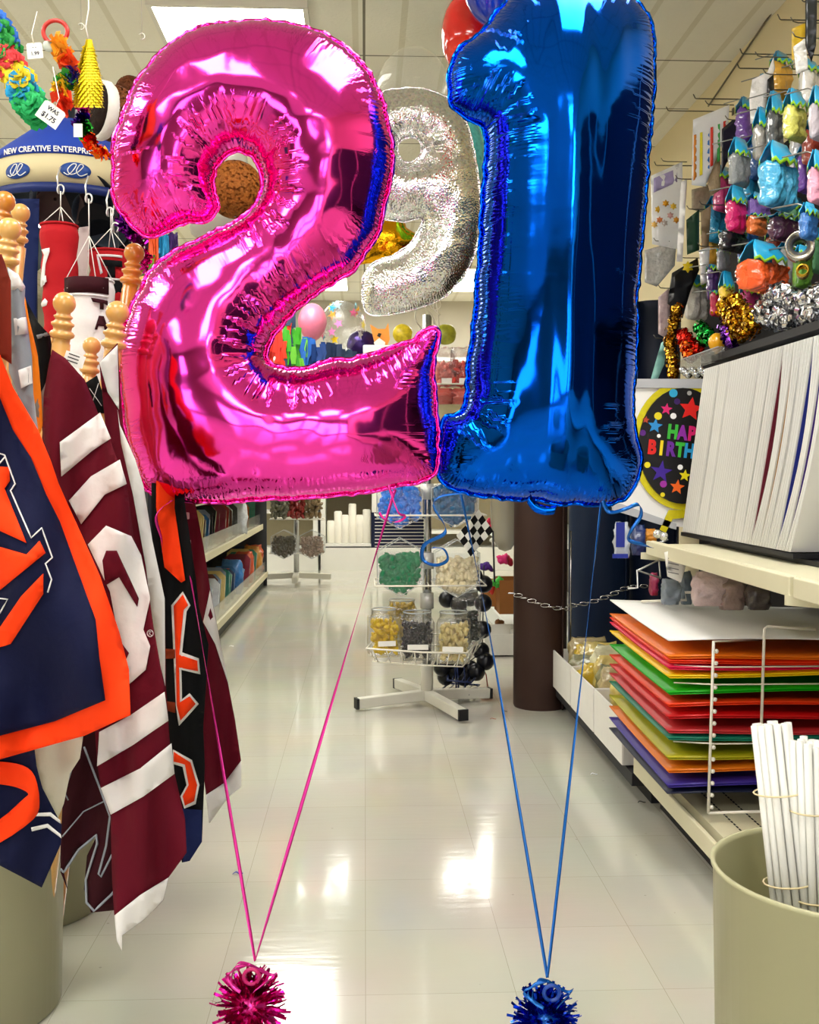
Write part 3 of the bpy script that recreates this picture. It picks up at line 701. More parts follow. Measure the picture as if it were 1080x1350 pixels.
def tier(z, x0=-.235, x1=.25, yy=-.16):
    m = MB(); q = [(CX + x0, CY + yy, z), (CX + x1, CY + yy, z), (CX + x1, CY - yy, z), (CX + x0, CY - yy, z)]
    m.tube(q, .0035, 6, True)
    m.tube([(CX, CY + yy, z), (CX, CY - yy, z)], .003, 6); m.tube([(CX + x0, CY, z), (CX + x1, CY, z)], .003, 6)
    rp('tier_wire', m, wire_w)
z1 = P(563, 766, D).z; z2 = P(563, 677, D).z; z3 = P(590, 511, D).z
tier(z1); tier(z2); tier(z3); tier(P(590, 590, D).z)
def lump(mb, c, r, rnd, sq=.55):
    T = Matrix.Translation(c) @ Euler((rnd.uniform(0, 6), rnd.uniform(0, 6), rnd.uniform(0, 6))).to_matrix().to_4x4() @ Matrix.Diagonal((1.25, .7, sq, 1))
    v = []; f = []
    mb.ball((0, 0, 0), r, 8, T=T)
hexp = [(0, 1), (1, .55), (1, -.55), (0, -1), (-1, -.55), (-1, .55)]
def hexbin(cx, cy, wpx, hpx, col, fill, lab, conlab, Dd=4.69, seed=0, contents=True):
    o = P(cx, cy, Dd); W = wpx / 2 / F * Dd; H = hpx / 2 / F * Dd; dp = .11
    t = thing('hexagonal_bin', lab, 'bin', (o.x, o.y, o.z - H), 0, 'clear hexagonal bins on the rack')
    m = MB()
    ring = [(a * W, 0, b * H + H) for a, b in hexp]; back = [(a * W, dp, b * H + H) for a, b in hexp]
    m.add(ring + back, [(i, (i + 1) % 6, 6 + (i + 1) % 6, 6 + i) for i in range(6)] + [(6, 7, 8, 9, 10, 11), (2, 3, 4), (1, 2, 4, 5)])
    m.build('shell', plastic_clear(), t)
    m = MB(); m.tube(ring, .0022, 5, True); m.tube(back, .0018, 5, True); m.build('rim', M('c2c6c6', .2, 0, 0, coat=1), t)
    rnd = random.Random(seed); m = MB()
    for _ in range(260):
        a, b = rnd.uniform(-.9, .9), rnd.uniform(-.9, fill)
        if abs(a) > 1 - max(0, abs(b) - .5) * 2.1 : continue
        lump(m, Vector((a * W * .9, rnd.uniform(.012, .05), b * H * .9 + H)), .021, rnd)
    q = m.build('loose_balloons', M(col, .45, 0, .15), None, loc=(o.x, o.y, o.z - H)); tag(q, conlab, 'balloons', None, 'stuff')
    return t
hexbin(527, 664, 60, 66, '2f80e6', .9, 'hexagonal bin of bright blue balloons, top left of the rack', 'bright blue loose balloons in the top left bin', seed=1)
hexbin(600, 662, 62, 66, '1f5f8c', .9, 'hexagonal bin of deep teal blue balloons, top right of the rack', 'deep teal blue loose balloons in the top right bin', seed=2)
hexbin(528, 748, 60, 76, '04804e', .4, 'hexagonal bin of green balloons, on the left of the rack', 'green loose balloons in the left bin', seed=3)
hexbin(603, 750, 60, 76, 'efe2ba', .35, 'hexagonal bin of cream balloons, on the right of the rack', 'cream loose balloons in the right bin', seed=4)
# dark display card behind the bins
m = MB(); m.box((CX - .12, CY + .05, P(0, 700, D).z), (.26, .004, .16)); rp('back_card', m, M('141d3c', .6, 0, .1))
m = MB()
for i in range(9): z = P(0, 683 + i * 4.4, D).z; m.tube([(CX - .235, CY - .11, z), (CX - .02, CY - .11, z)], .0016, 5)
rp('wire_grid', m, wire_w)
# jar basket
zb = P(560, 858, 4.66).z; zt = zb
def jar(px, wpx, hpx, ybot, col, lab, conlab, ang, dd, seed, fill=.75, label_=True):
    W = wpx / F * dd; b = P(px, ybot, dd); H = hpx / F * dd
    t = thing('clear_jar', lab, 'jar', b, ang, 'square clear jars in the basket')
    m = MB(); m.box((0, 0, H * .42), (W, W, H * .84)); m.lathe([(W * .46, H * .84), (W * .42, H * .9), (W * .42, H)], 24, cap=False); m.build('jar_body', plastic_clear(), t, bev=.008)
    m = MB(); m.tube([(W * .42 * math.cos(a), W * .42 * math.sin(a), H) for a in np.linspace(0, 2 * PI, 25)[:-1]], .003, 6, True); m.build('mouth_ring', M('aab0ae', .15, 0, 0, coat=1), t)
    if label_:
        m = MB(); m.box((0, -W / 2 - .0025, H * .3), (W * .62, .001, H * .11)); m.build('paper_label', M('f0efe8', .6, 0, 0), t)
    rnd = random.Random(seed); m = MB()
    for _ in range(170): lump(m, Vector((rnd.uniform(-.4, .4) * W, rnd.uniform(-.42, .42) * W, rnd.uniform(.08, fill) * H)), .014, rnd)
    q = m.build('loose_balloons', M(col, .45, 0, .12), None, loc=b); q.rotation_euler = (0, 0, ang); tag(q, conlab, 'balloons', None, 'stuff')
jar(506, 38, 62, 864, 'ecc81c', 'clear jar of yellow balloons, left front of the basket', 'yellow loose balloons in the left jar', .2, 4.66, 1)
jar(550, 44, 62, 868, '17171c', 'clear jar of black balloons, middle front of the basket', 'black loose balloons in the middle jar', 0, 4.66, 2)
jar(598, 44, 66, 872, 'f0dc94', 'clear jar of pale yellow balloons, right front of the basket', 'pale yellow loose balloons in the right jar', -.12, 4.66, 3)
jar(530, 40, 62, 852, 'b89a3c', 'clear jar of gold balloons behind the yellow and black jars', 'gold loose balloons in the back jar', 0, 4.95, 4, .9, False)
jar(615, 36, 70, 848, '2c3430', 'clear jar of dark green balloons at the right back of the basket', 'dark green loose balloons in the right back jar', 0, 4.93, 5, .6, False)
m = MB(); q = [P(483, 855, 4.58), P(558, 860, 4.52), P(615, 861, 4.54), P(641, 836, 5.0), P(500, 836, 5.15)]; m.tube(q, .004, 6, True)
q2 = [P(492, 872, 4.62), P(558, 877, 4.56), P(610, 879, 4.58), P(634, 850, 4.98), P(506, 850, 5.1)]; m.tube(q2, .003, 6, True)
for a in range(5):
    for s in (.1, .35, .6, .85):
        p_ = q[a].lerp(q[(a + 1) % 5], s); r_ = q2[a].lerp(q2[(a + 1) % 5], s); m.tube([p_, r_], .0025, 5)
for s in (.15, .4, .65, .9): m.tube([q2[0].lerp(q2[2], s), q2[4].lerp(q2[3], s)], .0025, 5)
rp('wire_basket', m, wire_w)
# pink bags on top tier
for i, (px, col, lb) in enumerate(((585, 'e88a80', 'clear bag of light pink balloons on the upper tier of the rack'), (608, 'd8453c', 'clear bag of coral red balloons on the upper tier of the rack'))):
    b = P(px, 509, 4.75); t = thing('balloon_bag', lb, 'bag', b); rnd = random.Random(i); m = MB()
    for _ in range(70): lump(m, Vector((rnd.uniform(-.036, .036), rnd.uniform(-.03, .03), rnd.uniform(.01, .1))), .018, rnd)
    m.build('filling', M(col, .5, 0, .15), t)
    m = MB(); clearbag(m, (0, 0, 0), .1, .09, .17, seed=i); m.build('plastic_film', plastic_clear(), t)
    m = MB(); m.box((.01, -.048, .02), (.045, .001, .022)); m.build('sticker', M('f2f0ea', .6, 0, 0), t)
for i, px in enumerate((583, 610)):
    b = P(px, 533, 4.72); m = MB(); clearbag(m, b, .1, .09, .07, seed=i + 5); tag(m.build('balloon_bag', M('b5524a', .3, 0, .3, 40, .5, coat=.6)), '%s dull red bag hanging under the wire tier' % ('left', 'right')[i], 'bag')
# black ball garland + navy wire stand
t = thing('ball_garland', 'garland of shiny black balls hanging behind the rack', 'garland', P(610, 900, 5.05))
rnd = random.Random(5); bb = P(610, 900, 5.05)
for (x, y) in ((583, 880), (600, 884), (620, 882), (634, 858), (612, 893), (588, 892), (637, 795), (638, 770), (590, 790), (605, 796), (620, 788), (636, 830), (628, 886), (625, 760), (594, 870), (640, 872)):
    m = MB(); c = P(x, y, 5.05 + rnd.uniform(-.04, .06)) - bb; m.ball(c, .043, 14); m.build('ball', M('0d0e16', .3, 0, 0), t)
m = MB(); m.tube([P(638, 745, 5.06) - bb, P(636, 860, 5.06) - bb, P(600, 885, 5.06) - bb], .003, 5); m.build('cord', dark, t)
t = thing('wire_stand', 'small navy wire stand on the floor behind the rack', 'stand', P(605, 915, 5.0)); bb = t.location
m = MB()
for z, s in ((0, 1), (16, .8)):
    q = [P(577 + z * .8, 913 - z, 4.9) - bb, P(618 + z * .2, 916 - z, 4.85) - bb, P(632, 903 - z, 5.2) - bb, P(592, 901 - z, 5.2) - bb]; m.tube(q, .0045, 6, True)
    for s_ in (.2, .4, .6, .8): m.tube([q[0].lerp(q[1], s_), q[3].lerp(q[2], s_)], .003, 5)
for x in (600, 603, 612): m.tube([P(x, 880, 5.0) - bb, P(x + 2, 912, 5.0) - bb], .0035, 6)
m.build('wire_frame', M('1c2c5c', .35, .3, 0), t)
m = MB(); m.tube([P(633, 870, 5.1), P(641, 890, 5.1), P(643, 905, 5.1)], .0025, 5); m.tube([P(625, 913, 5.0), P(634, 912, 4.95), P(641, 910, 4.9)], .0025, 5); tag(m.build('loose_string', M('b03a2c', .5, 0, 0)), 'thin red string hanging beside the black balls', 'string')
# checkered flag
def dep(d0, amp=0, fx=0, fy=0, ph=0, sx=0, sy=0, x0=0, y0=0):
    return lambda x, y: d0 + amp * math.sin(fx * x + fy * y + ph) + amp * .5 * math.sin(fx * 2.3 * x - fy * y + ph) + sx * (x - x0) + sy * (y - y0)
t = thing('checkered_flag', 'small black and white checkered flag right of the rack', 'flag', P(625, 740, 4.6)); bb = t.location
fo = Vector(P(622, 674, 4.5)) - bb; fr = (Vector(P(646, 690, 4.5)) - Vector(P(622, 674, 4.5))); 
m = MB(); a0 = P(632, 672, 4.5) - bb; e1 = (P(602, 706, 4.5) - P(632, 672, 4.5)) / 5; e2 = (P(650, 700, 4.55) - P(632, 672, 4.5)) / 4
w_ = MB()
for i in range(5):
    for j in range(4):
        q = [a0 + e1 * i + e2 * j, a0 + e1 * (i + 1) + e2 * j, a0 + e1 * (i + 1) + e2 * (j + 1), a0 + e1 * i + e2 * (j + 1)]
        q = [Vector((p.x, p.y + .012 * math.sin(p.x * 60), p.z)) for p in q]
        (m if (i + j) % 2 else w_).add(q, [(0, 1, 2, 3)])
m.cur = 0; n0 = len(m.f); m.add(w_.v, w_.f); m.mi = [0] * n0 + [1] * len(w_.f)
m.build('cloth', [M('0c0c0e', .7, 0, 0), M('e8e8e2', .7, 0, 0)], t, solid=.001)
m = MB(); m.tube([a0 + e2 * 4, a0 + e2 * 4 + Vector((.01, .02, -.22))], .004, 8); m.build('stick', M('2a2a2c', .5, 0, 0), t)
# clear cellophane roll hanging left of brown roll
m = MB(); c = P(666, 727, 5.0); m.lathe([(.001, 0), (.03, .01), (.058, .06), (.07, .15), (.072, .75)], 24, Matrix.Translation(c), cap=False); tag(m.build('clear_balloon_tube', M('a39c86', .15, 0, .1, 4, .2, 12, coat=1, alpha=.75)), 'long milky clear tube bag hanging left of the brown roll', 'bag')
# white shelving beyond, right side, with boxes
t = thing('side_shelf', 'white side shelf with party goods behind the rack on the right', 'shelf', P(665, 800, 6.6)); bb = t.location
def bx_(c, d): m = MB(); m.box(Vector(c) - bb, d); return m
YS = 6.3
bx_((1.24, 7.6, .62), (.72, 2.9, .03)).build('shelf_board', white_pl, t); bx_((1.24, 7.6, .05), (.72, 2.9, .1)).build('base', white_pl, t); bx_((1.24, 7.6, 1.05), (.72, 2.9, .03)).build('shelf_board', white_pl, t); bx_((1.62, 7.6, .9), (.03, 2.9, 1.8)).build('back_panel', M('8a8474', .7, 0, .1), t)
rnd = random.Random(9)
for i, (px, py, dd, wd, dp, h, col, lb) in enumerate(((650, 797, 6.55, .12, .2, .15, 'a06a38', 'brown cardboard box standing on the tray left of the brown roll'), (670, 806, 6.4, .13, .25, .2, '8f5c30', 'brown cardboard box right of the other brown box'), (668, 856, 6.25, .3, .4, .12, 'e2e0d8', 'white open tray box on the floor behind the rack'))):
    b = P(px, py, dd); t = thing('box', lb, 'box', (b.x, b.y, b.z)); c_ = M(col, .7, 0, .06)
    for nm, c, d in (('side', (-wd / 2, 0, h / 2), (.006, dp, h)), ('side', (wd / 2, 0, h / 2), (.006, dp, h)), ('front', (0, -dp / 2, h / 2), (wd, .006, h)), ('back', (0, dp / 2, h / 2), (wd, .006, h)), ('bottom', (0, 0, .003), (wd, dp, .006))):
        m = MB(); m.box(c, d); m.build(nm, c_, t)
for i, (px, py, col, lb) in enumerate(((658, 768, '3fae3c', 'small green item on the brown boxes'), (652, 775, 'c8342c', 'small red item lying on the brown box'), (678, 775, 'e0e4ee', 'white packet in the right brown box'), (662, 735, 'e0307a', 'magenta item on the white side shelf'), (674, 740, 'b81e3c', 'dark red item on the white side shelf'), (645, 690, 'c01440', 'red flower hanging behind the checkered flag'), (640, 745, '4a2080', 'purple ball behind the cream balloon bin'), (656, 822, '8a5a30', 'brown crumpled paper in the white tray'), (668, 832, '3a3028', 'dark scrap in the white tray'), (655, 712, 'f0ece0', 'white curly item hanging by the checkered flag'), (649, 840, 'c9c4b0', 'beige scrap in the white tray'))):
    m = MB(); c = P(px, py, 6.3 + .03 * i)
    for k in range(5): lump(m, Vector((c.x + rnd.uniform(-.03, .03), c.y, c.z + rnd.uniform(-.015, .015))), .028, rnd)
    tag(m.build('small_item', M(col, .5, 0, .1)), lb, 'item')
# ------------------------------------------------------------------ silver 9 and other floating balloons
nine = [(470, 165), (482, 140), (500, 124), (530, 116), (560, 118), (590, 132), (612, 160), (625, 200), (632, 250), (633, 300), (622, 342), (602, 376), (575, 396), (540, 408), (505, 414), (484, 410), (479, 385), (481, 362), (495, 346), (520, 336), (540, 322), (554, 302), (556, 287), (530, 291), (500, 284), (478, 262), (466, 230), (464, 195)]
hole = [(540 + 17 * math.cos(a), 197 + 18 * math.sin(a)) for a in np.linspace(0, 2 * PI, 20)[:-1]]
silver_m = foil_balloon_mat('d8d8da', .12, holo=True)
number_balloon('number_balloon', 'silver holographic foil number 9 balloon between the pink and blue balloons', nine, 3.9, silver_m, .62, holes=[hole], seed=12, cell=.007, step=.012, seam=.006, fan=.012, dent=.012, period=.03)
def star_outline(cx, cy, R, r, n=5, rot=0): return [(cx + (R if i % 2 == 0 else r) * math.sin(rot + i * PI / n), cy - (R if i % 2 == 0 else r) * math.cos(rot + i * PI / n)) for i in range(2 * n)]
gold_m = foil('f0a818', .12)
def foil_shape(name, lb, poly, d, mat, k=.7, cat='balloon', **kw):
    org = P(sum(p[0] for p in poly) / len(poly), max(p[1] for p in poly), d)
    po = [[((P(a, b, d) - org).x, (P(a, b, d) - org).z) for a, b in poly]]
    a = dict(cell=.008, step=.014, seam=.004, fan=.004, dent=.004, period=.03); a.update(kw)
    vv, f, *_ = inflate(po, k, **a); m = MB(); m.add(vv, f, True); return tag(m.build(name, mat, loc=org), lb, cat)
foil_shape('star_balloon', 'gold foil star balloon behind the silver 9', star_outline(512, 318, 52, 30, 5, .3), 4.5, gold_m)
def latex(lb, px, py, rpx, d, mat, st=1.2, rot=0, knot=True, cat='balloon', name='latex_balloon'):
    c = P(px, py, d); r = rpx / F * d; t = thing(name, lb, cat, c); T = Matrix.Rotation(rot, 4, 'Y')
    prof = []
    for i in range(25):
        a = PI * i / 24; z = -math.cos(a) * r * st; rr = math.sin(a) * r
        if z < 0: rr *= (1 + .18 * z / (r * st)) 
        prof.append((max(rr, .0005), z))
    m = MB(); m.lathe(prof, 32, T, cap=False); m.build('balloon_skin', mat, t)
    if knot: m = MB(); m.lathe([(.004, -r * st + .004), (.009, -r * st - .01), (.014, -r * st - .03), (.012, -r * st - .03), (.003, -r * st)], 12, T, cap=False); m.build('knot', mat, t)
    return t
latex('red latex balloon partly behind the top of the blue 1', 628, 58, 44, 3.4, M('d8180e', .12, 0, .03, coat=.6), 1.5, -.25)
latex('royal blue latex balloon at the top edge beside the blue 1', 648, -10, 36, 3.2, M('0a2ca0', .12, 0, .03, coat=.6), 1.2)
latex('aqua confetti balloon between the silver 9 and the blue 1', 606, 215, 34, 4.3, M('5cd0d8', .2, .3, .6, 60, .6, 90, coat=.6), 2.0)
latex('turquoise latex balloon just left of the blue 1 stem', 652, 190, 30, 4.6, M('1cb4b0', .15, 0, .03, coat=.6), 1.3)
latex('white latex balloon seen through the loop of the pink 2', 302, 213, 24, 4.2, M('e2ded2', .15, 0, .03, coat=.6), 1.15)
latex('clear latex balloon above the silver 9', 545, 118, 48, 4.6, M('d6d4c8', .12, 0, .05, alpha=.22, coat=1), 1.1)
m = MB()
for i, (a, b) in enumerate((((575, 398), (574, 470)), ((572, 400), (580, 415)), ((560, 405), (573, 432)), ((548, 408), (556, 434)))):
    p0, p1 = P(a[0], a[1], 4.0), P(b[0], b[1], 4.1); md = (p0 + p1) / 2 + Vector((.012 * (-1) ** i, 0, 0)); m.tube(catmull([tuple(p0), tuple(md), tuple(p1)], 5, False), .0024, 5)
m.tube([P(574, 405, 4.0) + Vector((.02 * math.cos(a), 0, .02 * math.sin(a) + .01)) for a in np.linspace(0, 2 * PI, 14)[:-1]], .0018, 5, True)
tag(m.build('white_ribbon', M('ece8dc', .5, 0, 0)), 'white ribbons tied under the silver 9 balloon', 'ribbon')
# ------------------------------------------------------------------ far end: white cabinets, items on top
def cab(lb, xa, xb, shelves, top=2.25):
    t = thing('shelf_unit', lb, 'shelf unit', ((xa + xb) / 2, 11.6, 0), 0, 'white shelf units at the back'); w2 = (xb - xa) / 2
    for nm, c, d in (('side_panel', (-w2 + .02, 0, top / 2), (.05, .5, top)), ('side_panel', (w2 - .02, 0, top / 2), (.05, .5, top)), ('back_panel', (0, .24, top / 2), (2 * w2, .02, top)), ('plinth', (0, -.02, .12), (2 * w2 - .05, .47, .24)), ('top_board', (0, 0, top - .02), (2 * w2, .5, .04))):
        m = MB(); m.box(c, d); m.build(nm, white_pl if nm != 'back_panel' else M('b9ae90', .6, 0, .05), t)
    for z in shelves:
        m = MB(); m.box((0, 0, z), (2 * w2 - .06, .46, .03)); m.build('shelf_board', white_pl, t)
cab('left white shelf unit at the back behind the small spinner rack', -2.0, -.5, (.62, 1.0, 1.4, 1.8)); cab('middle white shelf unit at the back with white candles', -.27, .06, (.27, .61, 1.0, 1.4, 1.8)) if False else None
cab('middle white shelf unit at the back holding tall white candles', -.46, .12, (.27, .84, 1.2, 1.6, 1.9)); cab('right white shelf unit at the back behind the big rack', .14, 1.6, (.4, .9, 1.4, 1.8))
rnd = random.Random(4)
for i, x in enumerate(np.linspace(-.36, .02, 6)):
    h = (.24, .34, .3, .42, .3, .36)[i]; m = MB(); m.lathe([(.04, 0), (.042, .01), (.042, h - .01), (.03, h)], 16, Matrix.Translation((0, 0, 0))); o = m.build('pillar_candle', M('eeeade', .5, 0, 0), loc=(x, 11.45, .286))
    tag(o, '%s white candle from the left on the back shelf unit' % ('first', 'second', 'third', 'fourth', 'fifth', 'sixth')[i], 'candle', 'white candles on the back shelf')
for i, x in enumerate((-.2, -.1, -.01, .05)):
    m = MB(); m.lathe([(.042, 0), (.045, .02), (.045, .17), (.035, .19), (.035, .22)], 16); o = m.build('glass_jar', M(('9a9a94', 'b8862c', 'c89a40', 'a8792c')[i], .25, 0, .15, 40), loc=(x, 11.45, .856)); tag(o, '%s jar on the upper back shelf above the candles' % ('grey', 'amber', 'honey coloured', 'brown')[i], 'jar')
# things on top of the back units
zt_ = 2.25
def foil_round(lb, px, py, rpx, d, mat, name='foil_balloon', k=.7):
    return foil_shape(name, lb, [(px + rpx * math.cos(a), py + rpx * math.sin(a)) for a in np.linspace(0, 2 * PI, 24)[:-1]], d, mat, k, cell=.012, step=.025, period=.06)
latex('pink rose-like ball balloon seen inside the lower curve of the pink 2', 412, 425, 19, 8.6, M('e07a98', .3, 0, .1), 1.3)
bub = latex('clear bubble balloon printed with coloured stars at the back', 452, 430, 30, 8.8, plastic_clear(), 1.08)
cols = ['38b4d8', 'e8c81c', 'e084c0', 'f0a040', 'b8b8bc', 'c0e0e8', 'e86a9a', 'f4f4f0', 'f0dc60']
rnd = random.Random(2); rB = 30 / F * 8.8
for i in range(26):
    th = rnd.uniform(0, 2 * PI); ph = math.acos(rnd.uniform(-.9, .9)); d = Vector((math.sin(ph) * math.cos(th), -abs(math.sin(ph) * math.sin(th)), math.cos(ph)))
    T = frame(d * (rB * 1.01), d.cross(Vector((0, 0, 1))), Vector((0, 0, 1))); m = MB(); m.prism(star_outline(0, 0, .042, .018, 5, rnd.uniform(0, 1)), T, .002); m.build('printed_star', M(cols[i % 9], .4, 0, 0), bub)
m = MB(); o_ = P(497, 467, 8.7)
t = thing('orange_cat_balloon', 'orange and white cat face foil balloon beside the bubble balloon', 'balloon', P(507, 465, 8.8)); bb = t.location
def fs(t, name, poly, d, mat, off=0): 
    m = MB(); q = [P(a, b, d) - bb for a, b in poly]; T = frame(P(poly[0][0], poly[0][1], d) - bb + Vector((0, -off, 0)), (1, 0, 0), (0, 0, 1)); q = [((p - q[0]).x, (p - q[0]).z) for p in q]; m.prism(q, T, .02 if not off else .004); return m.build(name, mat, t)
fs(t, 'head', [(492, 445), (488, 428), (498, 434), (508, 434), (512, 426), (514, 448), (508, 462), (497, 464)], 8.8, M('e8902c', .3, 0, .05)); fs(t, 'muzzle', [(493, 452), (500, 446), (508, 452), (506, 462), (496, 463)], 8.8, M('f2ece0', .4, 0, 0), .03); fs(t, 'nose', [(497, 444), (501, 446), (503, 441), (499, 440)], 8.8, M('1c1412', .4, 0, 0), .05)
foil_round('purple and gold round foil balloon behind the cat face', 477, 455, 20, 8.9, M('3a2468', .2, .6, .3, 20))
foil_round('yellow balloon with black leopard spots below the silver 9', 531, 440, 13, 9, M('d8b020', .35, 0, .8, 25)); foil_round('yellow smiling flower balloon near the right white ribbon', 551, 452, 9, 9.1, M('e0c020', .3, 0, .1)); foil_round('dark and yellow butterfly balloon right of the white ribbons', 588, 441, 14, 9, M('8a8a1c', .35, 0, .8, 20))
m = MB(); c = P(497, 462, 8.6); m.box(c, (.22, .16, .07)); tag(m.build('white_box', white_pl, bev=.01), 'white box lying under the cat face balloon', 'box')
for i, (px, col, lb, y0, y1) in enumerate(((362, 'd82c1c', 'red hanging streamer inside the curve of the 2', 425, 480), (374, 'e0341c', 'orange red hanging streamer beside the first red one', 418, 478), (386, '3c9c24', 'green hanging streamer beside the orange red one', 430, 476), (395, '62b030', 'light green hanging streamer next to the pink ball balloon', 445, 478), (405, '1c5cb0', 'blue hanging streamer under the pink ball balloon', 440, 480), (420, '1a3a78', 'navy hanging streamer under the pink ball balloon', 450, 478), (440, '1c2c4c', 'dark blue decoration below the bubble balloon', 452, 472), (460, '20304c', 'dark decoration below the purple round balloon', 458, 474), (383, '2a3c54', 'dark display card behind the hanging streamers', 405, 480))):
    a = P(px, y0, 8.3); b = P(px, y1, 8.3); m = MB(); rn = random.Random(i)
    for k in range(26): x = a.x + rn.uniform(-.05, .05); z = rn.uniform(b.z, a.z); y = a.y + rn.uniform(-.04, .04); m.ribbon([(x, y, z), (x + rn.uniform(-.02, .02), y, z - .07), (x, y, z - .13)], .035, (1, rn.uniform(-.5, .5), 0))
    tag(m.build('hanging_streamer', M(col, .5, 0, .1)), lb, 'streamer')
# far spinner rack
f0 = PZ(391, 768); t = thing('spinner_rack', 'small far spinner rack of bagged goods near the back shelves', 'display rack', (f0.x, f0.y, 0)); FX, FY = f0.x, f0.y
m = MB(); m.tube([(FX, FY, .1), (FX, FY, 1.4)], .025, 14); base(m.build('post', chrome), t)
for x, y in ((-.3, .05), (.32, .05), (0, -.3), (0, .3)): m = MB(); m.bar((FX, FY, .07), (FX + x, FY + y, .05), .05, .05); base(m.build('leg', M('cfcdc0', .45, 0, 0)), t)
for zz in (684, 728): 
    z = P(391, zz, FY).z; m = MB(); m.tube([(FX - .24, FY - .15, z), (FX + .26, FY - .15, z), (FX + .26, FY + .15, z), (FX - .24, FY + .15, z)], .006, 5, True); base(m.build('tier_wire', wire_w), t)
for i, (px, py, col, lb) in enumerate(((369, 668, '6c6a58', 'grey brown bag at the top left of the far rack'), (391, 668, '8c2420', 'dark red bag at the top middle of the far rack'), (412, 668, '7c6648', 'tan bag at the top right of the far rack'))):
    c = P(px, py, FY - .2); m = MB(); rn = random.Random(i)
    for k in range(60): lump(m, Vector((c.x + rn.uniform(-.07, .07), c.y + rn.uniform(-.04, .04), c.z + rn.uniform(-.09, .1))), .03, rn)
    tag(m.build('goods_bag', M(col, .4, 0, .5, 25, .5, coat=.5)), lb, 'bag', 'bags on the far rack')
hexbin(374, 718, 34, 38, '4c4836', .5, 'olive hexagonal bin at the lower left of the far rack', 'olive goods in the far left bin', FY - .25, 7); hexbin(411, 718, 34, 38, 'a08a7c', .5, 'pinkish tan hexagonal bin at the lower right of the far rack', 'pinkish tan goods in the far right bin', FY - .25, 8)
# ------------------------------------------------------------------ left gondola
t = thing('gondola_shelving', 'cream metal gondola shelving along the left side of the aisle', 'shelving', (-1.2, 7, 0)); GX = -.9
def gp(nm, m, mat, **k): return base(m.build(nm, mat, **k), t)
Y0, Y1 = 5.2, 9.9; YM = (Y0 + Y1) / 2; LY = Y1 - Y0
m = MB(); m.box((GX - .25, YM, .05), (.44, LY, .1)); gp('kick_plate', m, M('3a403c', .6, 0, .1))
m = MB(); m.box((-1.5, YM, .95), (.03, LY, 1.9)); gp('back_panel', m, M('2c3034', .7, 0, .1))
for z, dp in ((.125, .6), (.56, .5), (.9, .5), (1.3, .45), (1.65, .4)):
    x1 = GX if z < .2 else GX - .04
    m = MB(); m.box(((-1.5 + x1) / 2, YM, z - .012), (x1 + 1.5, LY, .024)); gp('shelf', m, cream)
    m = MB(); m.box((x1 + .004, YM, z - .016), (.01, LY, .048)); gp('price_rail', m, cream, bev=.002)
    if z < .7:
        m = MB(); m.box((x1 - .012, YM, z + .055), (.003, LY, .095)); gp('clear_front', m, plastic_clear())
for y in (Y0, YM, Y1): m = MB(); m.box((-1.2, y, .95), (.6, .02, 1.9)); gp('divider', m, M('3a3c40', .5, 0, 0)) if y != YM else None
rnd = random.Random(11)
pcs = [('2a3a5a', 'navy'), ('7c8aa0', 'grey blue'), ('9c2c2c', 'red'), ('c8ccd0', 'silver'), ('3c6ca8', 'blue'), ('20242c', 'black'), ('d0b878', 'gold'), ('5a3028', 'brown'), ('a8b4bc', 'pale grey'), ('7a2a3a', 'wine'), ('c86a2c', 'orange'), ('3a7c6c', 'green')]
proto = {}
def pack(col):
    if col in proto: return None
    q = [(-.075, 0), (.075, 0), (.075, .16), (.05, .185), (-.05, .185), (-.075, .16)]
    m = MB(); m.prism(q, frame((0, .006, 0), (1, 0, 0), (0, 0, 1)), .012); return m
names_d = {}
for si, z in enumerate((.125, .56, .9)):
    y = 5.3; k = 0
    while y < 9.7:
        ci = rnd.randrange(12) if rnd.random() < .45 else (k // 5 * 5 + si * 3) % 12
        col, cn_ = pcs[ci]; 
        if col not in names_d:
            m = pack(col); o = m.build('card_pack', M(col, .25, 0, .5, 14, .3, coat=.7)); names_d[col] = o
        else: o = names_d[col].copy(); COL.objects.link(o)
        s = rnd.uniform(1.05, 1.45)
        o.location = (GX - .13 - rnd.uniform(0, .05) - (.04 if si else 0), y, z + .002); o.rotation_euler = (-.28, 0, rnd.uniform(-.25, .1)); o.scale = (s, 1.2, s)
        tag(o, '%s card pack standing on the %s shelf of the left gondola' % (cn_, ('bottom', 'middle', 'upper')[si]), 'pack', 'packs on the left gondola')
        y += rnd.choice((.05, .055, .06, .075)) * (1 if y < 7 else 1.4); k += 1
for i, (px, py, dd, col, lb) in enumerate(((312, 655, 7.4, 'd0d4d8', 'white bottle shaped pack on the middle left shelf'), (332, 712, 8.2, 'c08430', 'amber bag leaning on the bottom left shelf'), (348, 716, 8.8, 'b84a20', 'orange bag at the far end of the left gondola'), (322, 742, 7.8, 'c8502c', 'red orange small bag on the bottom left shelf'), (306, 735, 7.0, '3c7cc0', 'blue crumpled bag on the bottom left shelf'))):
    c = PX(px, py, -1.0); c.y = min(c.y, 9.7); m = MB(); clearbag(m, (c.x, c.y, .562 if c.z > .5 else .127), .16, .07, .26, seed=i + 40); tag(m.build('goods_bag', M(col, .3, 0, .4, 25, .5, coat=.6)), lb, 'bag')
